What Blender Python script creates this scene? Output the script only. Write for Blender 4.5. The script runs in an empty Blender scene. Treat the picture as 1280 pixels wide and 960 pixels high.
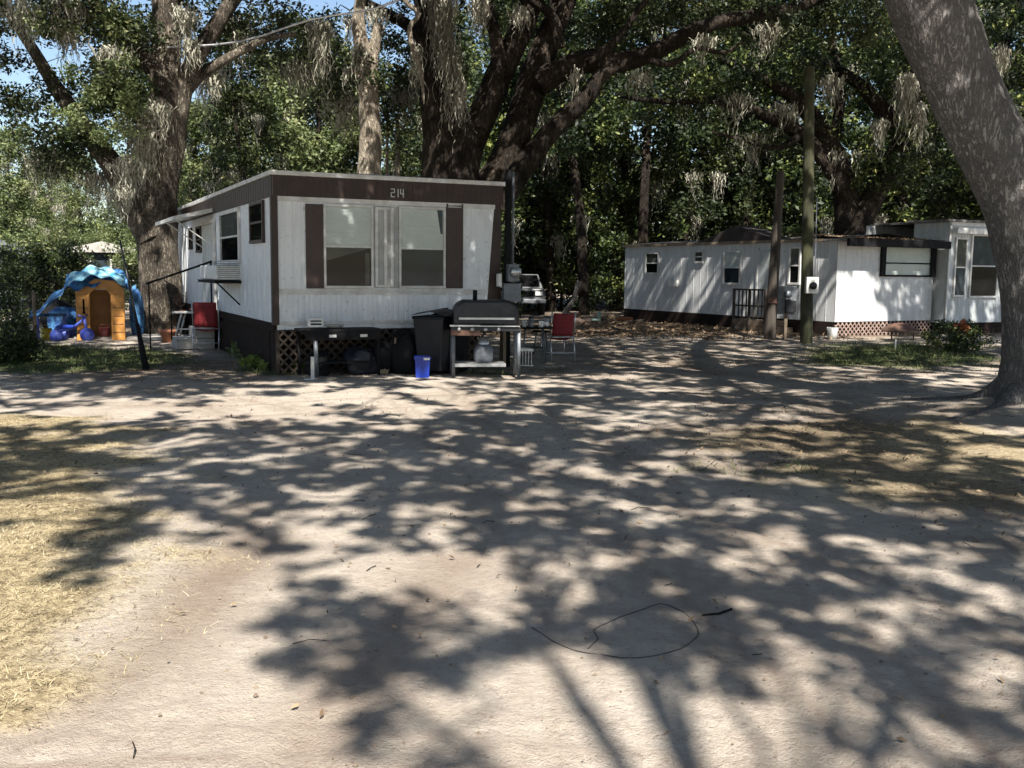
import bpy, math, random
import numpy as np
from mathutils import Vector, Matrix
random.seed(7); RS = np.random.RandomState(11)
C = bpy.context.scene.collection
scn = bpy.context.scene
# ------------------------------------------------------------------ camera, sky, sun
F, HOR, ROLL, EYE = 1250.0, 340.0, 0.010, 1.6
PITCH = math.atan((480 - HOR) / F)
fwd = np.array([0, math.cos(PITCH), -math.sin(PITCH)]); up0 = np.array([0, math.sin(PITCH), math.cos(PITCH)]); rt0 = np.array([1.0, 0, 0])
cr = math.cos(ROLL) * rt0 + math.sin(ROLL) * up0
cu = -math.sin(ROLL) * rt0 + math.cos(ROLL) * up0
CAM = np.array([0, 0, EYE])
cam = bpy.data.objects.new('camera', bpy.data.cameras.new('camera')); C.objects.link(cam)
cam.matrix_world = Matrix(((cr[0], cu[0], -fwd[0], 0), (cr[1], cu[1], -fwd[1], 0), (cr[2], cu[2], -fwd[2], EYE), (0, 0, 0, 1)))
cam.data.sensor_width = 36; cam.data.lens = F / 1280 * 36; cam.data.clip_end = 3000; cam.data.clip_start = 0.05
scn.camera = cam
SEL, SAZ = math.radians(50), math.radians(10)      # sun height; angle right of straight behind the camera
SUN = np.array([math.sin(SAZ) * math.cos(SEL), -math.cos(SAZ) * math.cos(SEL), math.sin(SEL)])
w = bpy.data.worlds.new('World'); scn.world = w; w.use_nodes = True
nt = w.node_tree; sky = nt.nodes.new('ShaderNodeTexSky'); sky.sky_type = 'NISHITA'; sky.sun_disc = False
sky.sun_elevation = SEL; sky.sun_rotation = math.atan2(SUN[0], SUN[1]); sky.air_density = 1.0; sky.dust_density = 0.6
nt.links.new(sky.outputs[0], nt.nodes['Background'].inputs[0]); nt.nodes['Background'].inputs[1].default_value = 0.074
sl = bpy.data.lights.new('sun', 'SUN'); sl.energy = 5.0; sl.angle = math.radians(0.6); sl.color = (1.0, 0.95, 0.88)
so = bpy.data.objects.new('sun', sl); C.objects.link(so); so.rotation_euler = Vector(SUN).to_track_quat('Z', 'Y').to_euler(); so.location = (0, -20, 40)
scn.view_settings.view_transform = 'Standard'; scn.view_settings.look = 'None'; scn.view_settings.exposure = 1.22; scn.view_settings.gamma = 1
scn.cycles.max_bounces = 5; scn.cycles.diffuse_bounces = 3; scn.cycles.transparent_max_bounces = 8; scn.cycles.use_denoising = True

# ------------------------------------------------------------------ picking points of the place
def ray(px, py):
    d = (px - 640) * cr - (py - 480) * cu + F * fwd
    return d
def gp(px, py, z=0.0):
    d = ray(px, py); t = (z - EYE) / d[2]; return CAM + t * d
def at(px, py, Y):
    d = ray(px, py); t = Y / d[1]; return CAM + t * d
def project(P):
    q = np.asarray(P, float) - CAM; z = q @ fwd; z = np.where(np.abs(z) < 1e-3, 1e-3, z)
    return 640 + F * (q @ cr) / z, 480 - F * (q @ cu) / z, z

def vnoise(x, y, seed=0, period=None):
    r = np.random.RandomState(seed); T = r.rand(256, 256)
    xi = np.floor(x).astype(int); yi = np.floor(y).astype(int); fx = x - xi; fy = y - yi
    fx = fx * fx * (3 - 2 * fx); fy = fy * fy * (3 - 2 * fy)
    pm = period or 256
    a = T[(xi % pm) % 256, yi % 256]; b = T[((xi + 1) % pm) % 256, yi % 256]
    c = T[(xi % pm) % 256, (yi + 1) % 256]; d = T[((xi + 1) % pm) % 256, (yi + 1) % 256]
    return (a * (1 - fx) + b * fx) * (1 - fy) + (c * (1 - fx) + d * fx) * fy
def fbm(x, y, seed=0, octs=4):
    s = 0; a = 0.5
    for i in range(octs): s = s + a * vnoise(x * 2 ** i, y * 2 ** i, seed + i); a *= .5
    return s / (1 - .5 ** octs)

# ------------------------------------------------------------------ materials
def rgb(h):
    return tuple(((int(h[i:i + 2], 16) / 255) ** 2.2) for i in (0, 2, 4))
def mat(name, col, rough=.7, col2=None, scale=3.0, bump=0.0, bscale=None, stretch=(1, 1, 1), metal=0.0, spec=.5, contrast=(.35, .65), detail=6, coord='Object'):
    m = bpy.data.materials.new(name); m.use_nodes = True; n = m.node_tree; p = n.nodes['Principled BSDF']
    p.inputs['Roughness'].default_value = rough; p.inputs['Metallic'].default_value = metal; p.inputs['Specular IOR Level'].default_value = spec
    tc = n.nodes.new('ShaderNodeTexCoord'); mp = n.nodes.new('ShaderNodeMapping'); mp.inputs['Scale'].default_value = stretch
    n.links.new(tc.outputs[coord], mp.inputs[0])
    no = n.nodes.new('ShaderNodeTexNoise'); no.inputs['Scale'].default_value = scale; no.inputs['Detail'].default_value = detail; no.inputs['Roughness'].default_value = .65
    n.links.new(mp.outputs[0], no.inputs['Vector'])
    r = n.nodes.new('ShaderNodeValToRGB'); r.color_ramp.elements[0].position = contrast[0]; r.color_ramp.elements[1].position = contrast[1]
    c2 = col2 if col2 else tuple(c * .8 for c in col)
    r.color_ramp.elements[0].color = (*c2, 1); r.color_ramp.elements[1].color = (*col, 1)
    n.links.new(no.outputs['Fac'], r.inputs[0]); n.links.new(r.outputs[0], p.inputs['Base Color'])
    if bump:
        nb = n.nodes.new('ShaderNodeTexNoise'); nb.inputs['Scale'].default_value = bscale or scale * 4; nb.inputs['Detail'].default_value = 8
        n.links.new(mp.outputs[0], nb.inputs['Vector']); b = n.nodes.new('ShaderNodeBump'); b.inputs['Strength'].default_value = bump; b.inputs['Distance'].default_value = .03
        n.links.new(nb.outputs['Fac'], b.inputs['Height']); n.links.new(b.outputs[0], p.inputs['Normal'])
    return m
def leafmat(name, stops, trans=.32, rough=.55):
    m = bpy.data.materials.new(name); m.use_nodes = True; n = m.node_tree; p = n.nodes['Principled BSDF']; out = n.nodes['Material Output']
    a = n.nodes.new('ShaderNodeAttribute'); a.attribute_name = 'tint'
    r = n.nodes.new('ShaderNodeValToRGB')
    while len(r.color_ramp.elements) < len(stops): r.color_ramp.elements.new(.5)
    for e, (t, c) in zip(r.color_ramp.elements, stops): e.position = t; e.color = (*c, 1)
    n.links.new(a.outputs['Fac'], r.inputs[0]); n.links.new(r.outputs[0], p.inputs['Base Color'])
    p.inputs['Roughness'].default_value = rough; p.inputs['Specular IOR Level'].default_value = .5
    t = n.nodes.new('ShaderNodeBsdfTranslucent'); n.links.new(r.outputs[0], t.inputs[0])
    mx = n.nodes.new('ShaderNodeMixShader'); mx.inputs[0].default_value = trans
    n.links.new(p.outputs[0], mx.inputs[1]); n.links.new(t.outputs[0], mx.inputs[2]); n.links.new(mx.outputs[0], out.inputs[0])
    return m
M = {}
M['leaf_oak'] = leafmat('oak_leaves', [(0, (.014, .024, .009)), (.5, (.030, .046, .014)), (.8, (.08, .10, .03)), (1, (.26, .27, .11))])  # palest stop paints sunlit sparkle into some leaves
M['leaf_pale'] = leafmat('pale_leaves', [(0, (.06, .09, .03)), (.5, (.13, .17, .06)), (1, (.30, .31, .14))], .3)
M['leaf_bright'] = leafmat('bright_leaves', [(0, (.08, .14, .02)), (.5, (.17, .24, .05)), (1, (.32, .36, .10))], .4)
M['leaf_dark'] = leafmat('dark_leaves', [(0, (.008, .016, .007)), (.5, (.026, .044, .015)), (.78, (.11, .15, .035)), (1, (.42, .44, .14))])  # upper stops put the highlights of lit leaves into the colour
M['moss'] = leafmat('spanish_moss', [(0, (.15, .145, .105)), (.5, (.32, .31, .24)), (1, (.52, .50, .41))], .2, .9)
M['litter'] = leafmat('dry_leaves', [(0, (.07, .045, .025)), (.5, (.16, .105, .06)), (1, (.32, .23, .14))], .1, .8)
M['straw'] = leafmat('straw_grass', [(0, (.14, .105, .06)), (.35, (.38, .31, .175)), (.75, (.62, .52, .32)), (1, (.78, .70, .48))], .15, .8)
M['grass'] = leafmat('green_grass', [(0, (.03, .05, .015)), (.6, (.07, .10, .03)), (1, (.22, .24, .09))], .3, .7)

def barkmat(name, c1, c2, c3, sc=1.0):
    m = bpy.data.materials.new(name); m.use_nodes = True; n = m.node_tree; p = n.nodes['Principled BSDF']; p.inputs['Roughness'].default_value = .9; p.inputs['Specular IOR Level'].default_value = .2
    tc = n.nodes.new('ShaderNodeTexCoord'); mp = n.nodes.new('ShaderNodeMapping'); mp.inputs['Scale'].default_value = (15 * sc, 15 * sc, 3.4 * sc)
    n.links.new(tc.outputs['Object'], mp.inputs[0])
    nz = n.nodes.new('ShaderNodeTexNoise'); nz.inputs['Scale'].default_value = 2.2; nz.inputs['Detail'].default_value = 4; n.links.new(mp.outputs[0], nz.inputs['Vector'])
    ad = n.nodes.new('ShaderNodeMixRGB'); ad.blend_type = 'ADD'; ad.inputs[0].default_value = .9; n.links.new(mp.outputs[0], ad.inputs[1]); n.links.new(nz.outputs['Color'], ad.inputs[2])
    v = n.nodes.new('ShaderNodeTexNoise'); v.inputs['Scale'].default_value = 1.5; v.inputs['Detail'].default_value = 3; v.inputs['Roughness'].default_value = .6; n.links.new(ad.outputs[0], v.inputs['Vector'])
    sb = n.nodes.new('ShaderNodeMath'); sb.operation = 'SUBTRACT'; sb.inputs[1].default_value = .5; n.links.new(v.outputs['Fac'], sb.inputs[0]); ab = n.nodes.new('ShaderNodeMath'); ab.operation = 'ABSOLUTE'; n.links.new(sb.outputs[0], ab.inputs[0])
    n1 = n.nodes.new('ShaderNodeTexNoise'); n1.inputs['Scale'].default_value = 1.3; n1.inputs['Detail'].default_value = 7; n1.inputs['Roughness'].default_value = .7
    n.links.new(tc.outputs['Object'], n1.inputs['Vector'])
    r = n.nodes.new('ShaderNodeValToRGB'); r.color_ramp.elements[0].position = .38; r.color_ramp.elements[0].color = (*c2, 1); r.color_ramp.elements[1].position = .62; r.color_ramp.elements[1].color = (*c3, 1)
    n.links.new(n1.outputs['Fac'], r.inputs[0])
    rv = n.nodes.new('ShaderNodeValToRGB'); rv.color_ramp.elements[0].position = 0.0; rv.color_ramp.elements[1].position = .11; rv.color_ramp.elements[0].color = (.25, .25, .25, 1); n.links.new(ab.outputs[0], rv.inputs[0])
    mx = n.nodes.new('ShaderNodeMixRGB'); mx.inputs[1].default_value = (*c1, 1); n.links.new(rv.outputs[0], mx.inputs[0]); n.links.new(r.outputs[0], mx.inputs[2]); n.links.new(mx.outputs[0], p.inputs['Base Color'])
    n2 = n.nodes.new('ShaderNodeTexNoise'); n2.inputs['Scale'].default_value = 6; n2.inputs['Detail'].default_value = 8; n.links.new(mp.outputs[0], n2.inputs['Vector'])
    s = n.nodes.new('ShaderNodeMath'); s.operation = 'MULTIPLY_ADD'; s.inputs[1].default_value = .6; n.links.new(n2.outputs['Fac'], s.inputs[0]); n.links.new(rv.outputs[0], s.inputs[2])
    b = n.nodes.new('ShaderNodeBump'); b.inputs['Strength'].default_value = 1.0; b.inputs['Distance'].default_value = .05; n.links.new(s.outputs[0], b.inputs['Height']); n.links.new(b.outputs[0], p.inputs['Normal'])
    return m
M['bark_grey'] = barkmat('grey_bark', (.13, .122, .117), (.22, .207, .198), (.34, .322, .30))
M['bark_dark'] = barkmat('dark_bark', (.007, .006, .005), (.018, .014, .011), (.10, .078, .058))
M['bark_left'] = barkmat('mossy_bark', (.022, .018, .014), (.07, .055, .042), (.34, .29, .225))
M['bark_pale'] = barkmat('pale_bark', (.15, .12, .09), (.40, .34, .26), (.56, .49, .38))

def siding(name, col, dirt, green=0.0):
    m = bpy.data.materials.new(name); m.use_nodes = True; n = m.node_tree; p = n.nodes['Principled BSDF']; p.inputs['Roughness'].default_value = .5
    tc = n.nodes.new('ShaderNodeTexCoord'); mp = n.nodes.new('ShaderNodeMapping'); mp.inputs['Scale'].default_value = (3, 3, .7); n.links.new(tc.outputs['Object'], mp.inputs[0])
    a = n.nodes.new('ShaderNodeTexNoise'); a.inputs['Scale'].default_value = 2; a.inputs['Detail'].default_value = 8; a.inputs['Roughness'].default_value = .7; n.links.new(mp.outputs[0], a.inputs['Vector'])
    r = n.nodes.new('ShaderNodeValToRGB'); r.color_ramp.elements[0].position = .3; r.color_ramp.elements[0].color = (*dirt, 1); r.color_ramp.elements[1].position = .58; r.color_ramp.elements[1].color = (*col, 1)
    n.links.new(a.outputs['Fac'], r.inputs[0])
    b = n.nodes.new('ShaderNodeTexNoise'); b.inputs['Scale'].default_value = 14; b.inputs['Detail'].default_value = 4; n.links.new(tc.outputs['Object'], b.inputs['Vector'])
    r2 = n.nodes.new('ShaderNodeValToRGB'); r2.color_ramp.elements[0].position = .30; r2.color_ramp.elements[1].position = .38; n.links.new(b.outputs['Fac'], r2.inputs[0])
    mx = n.nodes.new('ShaderNodeMixRGB'); mx.inputs[1].default_value = (dirt[0] * .75, dirt[1] * (.75 + green), dirt[2] * .7, 1)
    n.links.new(r2.outputs[0], mx.inputs[0]); n.links.new(r.outputs[0], mx.inputs[2]); n.links.new(mx.outputs[0], p.inputs['Base Color'])
    bb = n.nodes.new('ShaderNodeTexNoise'); bb.inputs['Scale'].default_value = 1.6; n.links.new(tc.outputs['Object'], bb.inputs['Vector'])
    bp = n.nodes.new('ShaderNodeBump'); bp.inputs['Strength'].default_value = .35; bp.inputs['Distance'].default_value = .03; n.links.new(bb.outputs['Fac'], bp.inputs['Height']); n.links.new(bp.outputs[0], p.inputs['Normal'])
    return m
M['siding'] = siding('white_siding', (.70, .73, .75), (.58, .60, .61))
M['siding2'] = siding('old_white_siding', (.60, .61, .61), (.46, .465, .455))
M['siding3'] = siding('mildewed_siding', (.48, .50, .52), (.34, .37, .33), .15)
M['trim'] = mat('white_trim', (.66, .66, .64), .5, (.45, .44, .41), 5)
M['brown'] = mat('brown_panel', (.042, .024, .018), .6, (.026, .015, .011), 5, .2)
M['skirt'] = mat('dark_skirting', (.030, .020, .016), .8, (.016, .012, .010), 5, .2, spec=.1)
M['shutter'] = mat('brown_shutter', (.050, .027, .022), .5, (.032, .018, .015), 7)
M['black'] = mat('black_paint', (.012, .012, .013), .8, (.010, .010, .011), 6, spec=.15)
M['dkplastic'] = mat('dark_plastic', (.014, .016, .022), .45, (.008, .009, .012), 4, spec=.3)
M['dkmetal'] = mat('dark_metal', (.045, .047, .052), .42, (.03, .03, .033), 6, metal=.6)
M['grey'] = mat('grey_metal', (.20, .215, .235), .5, (.11, .12, .13), 7, metal=.2)
M['alu'] = mat('bare_aluminium', (.62, .62, .62), .35, (.40, .40, .40), 9, metal=.7)
M['white'] = mat('white_plastic', (.78, .78, .75), .4, (.55, .54, .5), 6)
M['roof'] = mat('shingle_roof', (.20, .19, .175), .9, (.05, .045, .04), 6, .6, 30, contrast=(.42, .58))
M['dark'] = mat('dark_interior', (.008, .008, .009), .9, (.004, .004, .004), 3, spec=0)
M['blind'] = mat('window_blind', (.60, .61, .59), .6, (.50, .51, .50), 2)
M['screen'] = mat('insect_screen', (.035, .046, .058), .8, (.022, .030, .038), 3, spec=.02)
M['pane_grey'] = mat('window_grey', (.085, .085, .08), .8, (.045, .045, .04), 3, spec=.1)
M['lattice'] = mat('brown_lattice', (.075, .055, .04), .85, (.035, .026, .018), 8)
M['palelat'] = mat('pale_lattice', (.42, .31, .26), .85, (.22, .15, .12), 8)
M['wood'] = mat('weathered_wood', (.26, .20, .14), .85, (.13, .095, .065), 4, .5, 20, (1, 1, .15))
M['polewood'] = mat('creosote_pole', (.075, .06, .048), .9, (.035, .028, .022), 5, .6, 20, (1, 1, .12))
M['polemoss'] = mat('mossy_pole', (.065, .068, .028), .9, (.015, .014, .011), 3, .6, 16, (1, 1, .3))
M['red'] = mat('red_fabric', (.23, .012, .016), .7, (.14, .008, .010), 9, .2, 60)
M['blue'] = mat('blue_plastic', (.010, .035, .30), .35, (.008, .035, .30), 5)
M['tarp'] = mat('blue_tarp', (.07, .22, .42), .6, (.015, .06, .20), 7, .6, 14, contrast=(.42, .55))
M['tarplite'] = mat('cyan_tarp', (.32, .58, .64), .6, (.05, .24, .42), 5, .5, 9, contrast=(.4, .55))
M['orange'] = mat('orange_tan_plastic', (.62, .29, .065), .5, (.46, .20, .045), 4, .15, 8)
M['terracotta'] = mat('terracotta', (.42, .17, .09), .8, (.28, .12, .07), 8)
M['yellow'] = mat('yellow_post', (.50, .33, .09), .7, (.30, .19, .06), 6)
M['rust'] = mat('rusty_steel', (.15, .075, .05), .7, (.06, .033, .025), 8, .3)
M['concrete'] = mat('concrete', (.45, .43, .39), .9, (.30, .28, .25), 5, .3)
M['rubber'] = mat('rubber', (.02, .02, .02), .8, (.012, .012, .012), 9)
M['truck'] = mat('faded_grey_paint', (.16, .165, .17), .35, (.10, .10, .105), 4)
M['shell'] = mat('pale_shell_lamp', (.75, .76, .74), .15)
M['toyblue'] = mat('toy_blue', (.10, .16, .62), .4, (.06, .08, .42), 6)
M['toyyellow'] = mat('toy_yellow', (.55, .42, .04), .4, (.4, .28, .03), 6)
M['pink'] = mat('toy_pink', (.62, .20, .20), .5, (.5, .12, .12), 6)
M['palegreen'] = mat('pale_green_paint', (.38, .52, .45), .5, (.26, .38, .32), 6)
M['cable'] = mat('black_cable', (.07, .06, .055), .8)
M['ply'] = mat('plywood', (.46, .35, .21), .8, (.28, .20, .12), 5, .3, 15, (1, .3, 1))
def glassmat():
    m = bpy.data.materials.new('window_glass'); m.use_nodes = True; n = m.node_tree; n.nodes.remove(n.nodes['Principled BSDF']); out = n.nodes['Material Output']
    t = n.nodes.new('ShaderNodeBsdfTransparent'); t.inputs[0].default_value = (.95, .97, .96, 1); g = n.nodes.new('ShaderNodeBsdfGlossy'); g.inputs['Roughness'].default_value = .03
    mx = n.nodes.new('ShaderNodeMixShader')
    mx.inputs[0].default_value = .012; n.links.new(t.outputs[0], mx.inputs[1]); n.links.new(g.outputs[0], mx.inputs[2]); n.links.new(mx.outputs[0], out.inputs[0]); return m
M['glass'] = glassmat()

# ------------------------------------------------------------------ mesh helpers
class MB:
    def __init__(s): s.v = []; s.f = []; s.n = 0
    def add(s, v, f):
        v = np.asarray(v, float); s.v.append(v); s.f += [tuple(i + s.n for i in q) for q in f]; s.n += len(v); return s
    def box(s, x0, x1, y0, y1, z0, z1, R=None, o=None):
        v = np.array([(x, y, z) for z in (z0, z1) for y in (y0, y1) for x in (x0, x1)], float)
        if R is not None: v = v @ np.array(R).T
        if o is not None: v = v + np.array(o)
        return s.add(v, [(0, 2, 3, 1), (4, 5, 7, 6), (0, 1, 5, 4), (2, 6, 7, 3), (0, 4, 6, 2), (1, 3, 7, 5)])
    def cyl(s, a, b, r, r2=None, seg=10, caps=True):
        a = np.array(a, float); b = np.array(b, float); r2 = r if r2 is None else r2; d = b - a; L = np.linalg.norm(d); d = d / L
        h = np.array([0, 0, 1.0]) if abs(d[2]) < .9 else np.array([1.0, 0, 0]); u = np.cross(d, h); u /= np.linalg.norm(u); vv = np.cross(d, u)
        th = np.linspace(0, 2 * math.pi, seg, endpoint=False); ring = np.outer(np.cos(th), u) + np.outer(np.sin(th), vv)
        V = np.vstack([a + ring * r, b + ring * r2]); Fc = [(i, (i + 1) % seg, seg + (i + 1) % seg, seg + i) for i in range(seg)]
        if caps: Fc += [tuple(range(seg))[::-1], tuple(range(seg, 2 * seg))]
        return s.add(V, Fc)
    def path(s, pts, r, seg=6):
        for a, b in zip(pts[:-1], pts[1:]): s.cyl(a, b, r, r, seg)
        return s
    def prism(s, poly, y0, y1):                      # polygon in x,z extruded in y
        n = len(poly); V = [(x, y0, z) for x, z in poly] + [(x, y1, z) for x, z in poly]
        return s.add(V, [tuple(range(n)), tuple(range(n, 2 * n))[::-1]] + [(i, i + n, (i + 1) % n + n, (i + 1) % n) for i in range(n)])
    def lathe(s, prof, c=(0, 0, 0), seg=20):
        th = np.linspace(0, 2 * math.pi, seg, endpoint=False); V = [(c[0] + r * math.cos(t), c[1] + r * math.sin(t), c[2] + z) for r, z in prof for t in th]
        Fc = [(k * seg + i, k * seg + (i + 1) % seg, (k + 1) * seg + (i + 1) % seg, (k + 1) * seg + i) for k in range(len(prof) - 1) for i in range(seg)]
        return s.add(V, Fc)
    def sheet(s, fn, nu, nv):
        V = [fn(i / nu, j / nv) for j in range(nv + 1) for i in range(nu + 1)]
        return s.add(V, [(j * (nu + 1) + i, j * (nu + 1) + i + 1, (j + 1) * (nu + 1) + i + 1, (j + 1) * (nu + 1) + i) for j in range(nv) for i in range(nu)])
    def build(s, name, m, parent=None, smooth=False, bevel=0):
        me = bpy.data.meshes.new(name); v = np.vstack(s.v); me.from_pydata(v.tolist(), [], s.f); me.materials.append(m); me.update()
        o = bpy.data.objects.new(name, me); C.objects.link(o); o.parent = parent
        if smooth: me.polygons.foreach_set('use_smooth', [True] * len(me.polygons))
        if bevel:
            b = o.modifiers.new('bevel', 'BEVEL'); b.width = bevel; b.segments = 2; b.limit_method = 'ANGLE'
        return o
def tag(o, label=None, cat=None, group=None, kind=None):
    if label: o['label'] = label
    if cat: o['category'] = cat
    if group: o['group'] = group
    if kind: o['kind'] = kind
    return o
def thing(name, label, cat, loc=(0, 0, 0), rz=0, group=None):
    o = bpy.data.objects.new(name, None); C.objects.link(o); o.location = loc; o.rotation_euler = (0, 0, rz); o.empty_display_size = .2
    return tag(o, label, cat, group)
def copy_tree(o, parent=None):
    c = o.copy(); C.objects.link(c); c.parent = parent
    for ch in list(o.children): copy_tree(ch, c)
    return c
def raw_mesh(name, v, fcount, per, m, parent=None, tint=None, smooth=False, loops=None):
    me = bpy.data.meshes.new(name); me.vertices.add(len(v)); me.vertices.foreach_set('co', np.asarray(v, np.float32).ravel())
    if loops is None: loops = np.arange(fcount * per, dtype=np.int32)
    me.loops.add(len(loops)); me.loops.foreach_set('vertex_index', loops.astype(np.int32)); me.polygons.add(fcount)
    me.polygons.foreach_set('loop_start', (np.arange(fcount) * per).astype(np.int32)); me.polygons.foreach_set('loop_total', np.full(fcount, per, np.int32))
    if smooth: me.polygons.foreach_set('use_smooth', np.ones(fcount, bool))
    me.update(calc_edges=True)
    if tint is not None:
        a = me.attributes.new('tint', 'FLOAT', 'FACE'); a.data.foreach_set('value', np.asarray(tint, np.float32))
    me.materials.append(m); o = bpy.data.objects.new(name, me); C.objects.link(o); o.parent = parent
    return o

# leaves: centres (n,3) -> rhombic, slightly folded leaf cards
def leaf_quads(P, size, rs, upbias=.5, aspect=.5):
    n = len(P); N = rs.normal(size=(n, 3)); N[:, 2] = np.abs(N[:, 2]) * (1 + upbias); N /= np.linalg.norm(N, axis=1)[:, None]
    A = rs.normal(size=(n, 3)); A -= N * np.sum(A * N, 1)[:, None]; A /= np.linalg.norm(A, axis=1)[:, None]; B = np.cross(N, A)
    L = (size * (0.6 + .8 * rs.rand(n)))[:, None]; W = L * aspect
    V = np.empty((n, 4, 3)); V[:, 0] = P - A * L * .5; V[:, 1] = P + B * W * .5 - A * L * .05 + N * L * .08; V[:, 2] = P + A * L * .5; V[:, 3] = P - B * W * .5 - A * L * .05 + N * L * .08
    return V.reshape(-1, 3)
def clump_points(cen, rad, per, rs, flat=.75):
    n = len(cen); k = np.maximum(4, (per * (.5 + rs.rand(n))).astype(int)); idx = np.repeat(np.arange(n), k)
    d = rs.normal(size=(len(idx), 3)); d /= np.linalg.norm(d, axis=1)[:, None]; r = rs.rand(len(idx)) ** .55
    P = cen[idx] + d * (r * np.asarray(rad)[idx])[:, None] * np.array([1, 1, flat])
    return P, idx
def crown(name, cen, rad, per, size, m, parent, rs, upbias=.5, kind=None, flat=.75):
    cen = np.asarray(cen); rad = np.asarray(rad)
    P, idx = clump_points(cen, rad, per, rs, flat); V = leaf_quads(P, size, rs, upbias)
    t = np.clip(rs.rand(len(cen))[idx] * .5 + rs.rand(len(P)) * .5 + .06 * rs.normal(size=len(P)), 0, 1)
    o = raw_mesh(name, V, len(P), 4, m, parent, t)
    if kind: o['kind'] = kind
    return o

# bark tubes
def resample(pts, rad, step):
    pts = np.asarray(pts, float); rad = np.asarray(rad, float)
    P = np.vstack([2 * pts[0] - pts[1], pts, 2 * pts[-1] - pts[-2]]); out = []; ro = []
    for i in range(len(pts) - 1):
        p0, p1, p2, p3 = P[i:i + 4]; k = max(2, int(np.linalg.norm(p2 - p1) / step)); t = np.linspace(0, 1, k, endpoint=False)[:, None]
        out.append(.5 * (2 * p1 + (p2 - p0) * t + (2 * p0 - 5 * p1 + 4 * p2 - p3) * t ** 2 + (3 * p1 - p0 - 3 * p2 + p3) * t ** 3)); ro.append(rad[i] + (rad[i + 1] - rad[i]) * t[:, 0])
    out.append(pts[-1:]); ro.append(rad[-1:]); return np.vstack(out), np.concatenate(ro)
class Tubes:
    def __init__(s): s.v = []; s.l = []; s.n = 0; s.nodes = []; s.nr = []
    def add(s, pts, rad, step=.25, seg=12, amp=.05, seed=None, flare=0.0, record=True):
        p, r = resample(pts, rad, step); n = len(p); seed = RS.randint(9999) if seed is None else seed
        T = np.gradient(p, axis=0); T /= np.linalg.norm(T, axis=1)[:, None]
        u = np.cross(T[0], [0.3, 1, .2]); u /= np.linalg.norm(u); U = np.empty_like(p)
        for i in range(n): u = u - T[i] * (u @ T[i]); u /= np.linalg.norm(u); U[i] = u
        W = np.cross(T, U); th = np.linspace(0, 2 * math.pi, seg, endpoint=False)
        sl = np.concatenate([[0], np.cumsum(np.linalg.norm(np.diff(p, axis=0), axis=1))])
        TH, SL = np.meshgrid(th, sl)
        k = max(4, seg // 3); nz = vnoise(TH / (2 * math.pi) * k, SL * 1.3, seed, k) * .6 + vnoise(TH / (2 * math.pi) * k * 2, SL * 3.1, seed + 1, k * 2) * .4 - .5
        lob = 1 + amp * 2 * nz + flare * np.exp(-SL / .45)* np.sin(TH * 5 + seed) * .5
        rr = r[:, None] * lob
        V = p[:, None] + rr[..., None] * (np.cos(TH)[..., None] * U[:, None] + np.sin(TH)[..., None] * W[:, None])
        V = V.reshape(-1, 3); i = np.arange(n - 1)[:, None] * seg; j = np.arange(seg)[None]; jn = (j + 1) % seg
        q = np.stack([i + j, i + jn, i + seg + jn, i + seg + j], -1).reshape(-1, 4) + s.n
        s.v.append(V); s.l.append(q); s.n += len(V)
        if record: s.nodes.append(p); s.nr.append(r)
        return s
    def reach(s, targets, rs, rmax=.07, seg=5, jit=.12, lift=.12, tip=.010):
        nodes = np.vstack(s.nodes); nr = np.concatenate(s.nr)
        d0 = np.array([np.min(np.sum((nodes - t) ** 2, 1)) for t in targets])
        for t in np.asarray(targets)[np.argsort(d0)]:
            dd = np.sum((nodes - t) ** 2, 1); i = int(np.argmin(dd)); L = math.sqrt(dd[i])
            if L < .25: continue
            a = nodes[i]; mid = (a + t) / 2 + rs.normal(size=3) * L * jit + np.array([0, 0, L * lift]); m2 = a * .2 + t * .8 + rs.normal(size=3) * L * jit * .6
            r0 = min(nr[i] * .75, rmax, .014 + .016 * L)
            pts = [a, mid, m2, t]; s.add(pts, [r0, r0 * .75, r0 * .5, tip], max(.25, L / 7), seg, .05, record=False)
            p, r = resample(pts, [r0, r0 * .75, r0 * .5, tip], max(.3, L / 6)); nodes = np.vstack([nodes, p[1:]]); nr = np.concatenate([nr, r[1:]])
        return s
    def build(s, name, m, parent=None):
        q = np.vstack(s.l); return raw_mesh(name, np.vstack(s.v), len(q), 4, m, parent, None, True, q.ravel())
def moss_mesh(name, tops, parent, rs, m=None):
    """tops: (x,y,z,width,length,strands)"""
    V = []; T = []
    for (x, y, z, wd, ln, ns) in tops:
        ct = .25 + .6 * rs.rand()
        for k in range(int(ns * 2.2)):
            ox, oy = rs.normal(size=2) * wd * .5; edge = math.hypot(ox, oy) / wd; L = ln * max(.15, (1 - .7 * edge)) * (.25 + 1.0 * rs.rand() ** 1.5); seg = max(3, int(L / .09))
            p = np.array([x + ox, y + oy, z + rs.normal() * .08 - .1 * edge]); a = rs.rand() * 6.28; wv = (.008 + .014 * rs.rand())
            prev = None
            for j in range(seg + 1):
                tt = j / seg; wv2 = wv * (1 - .75 * tt) * (1 + .5 * rs.rand()); q = np.array([math.cos(a), math.sin(a), 0]) * wv2
                cur = (p - q, p + q)
                if prev is not None: V += [prev[0], prev[1], cur[1], cur[0]]; T.append(np.clip(ct + rs.normal() * .2, 0, 1))
                prev = cur; p = p + np.array([rs.normal() * .038 - ox * .25 * L / seg / max(L, .1), rs.normal() * .038 - oy * .25 * L / seg / max(L, .1), -L / seg]); a += rs.normal() * .6
    V = np.array(V); o_m = raw_mesh(name, V, len(T), 4, m or M['moss'], parent, np.array(T)); o_m['kind'] = 'stuff'; return o_m
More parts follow.
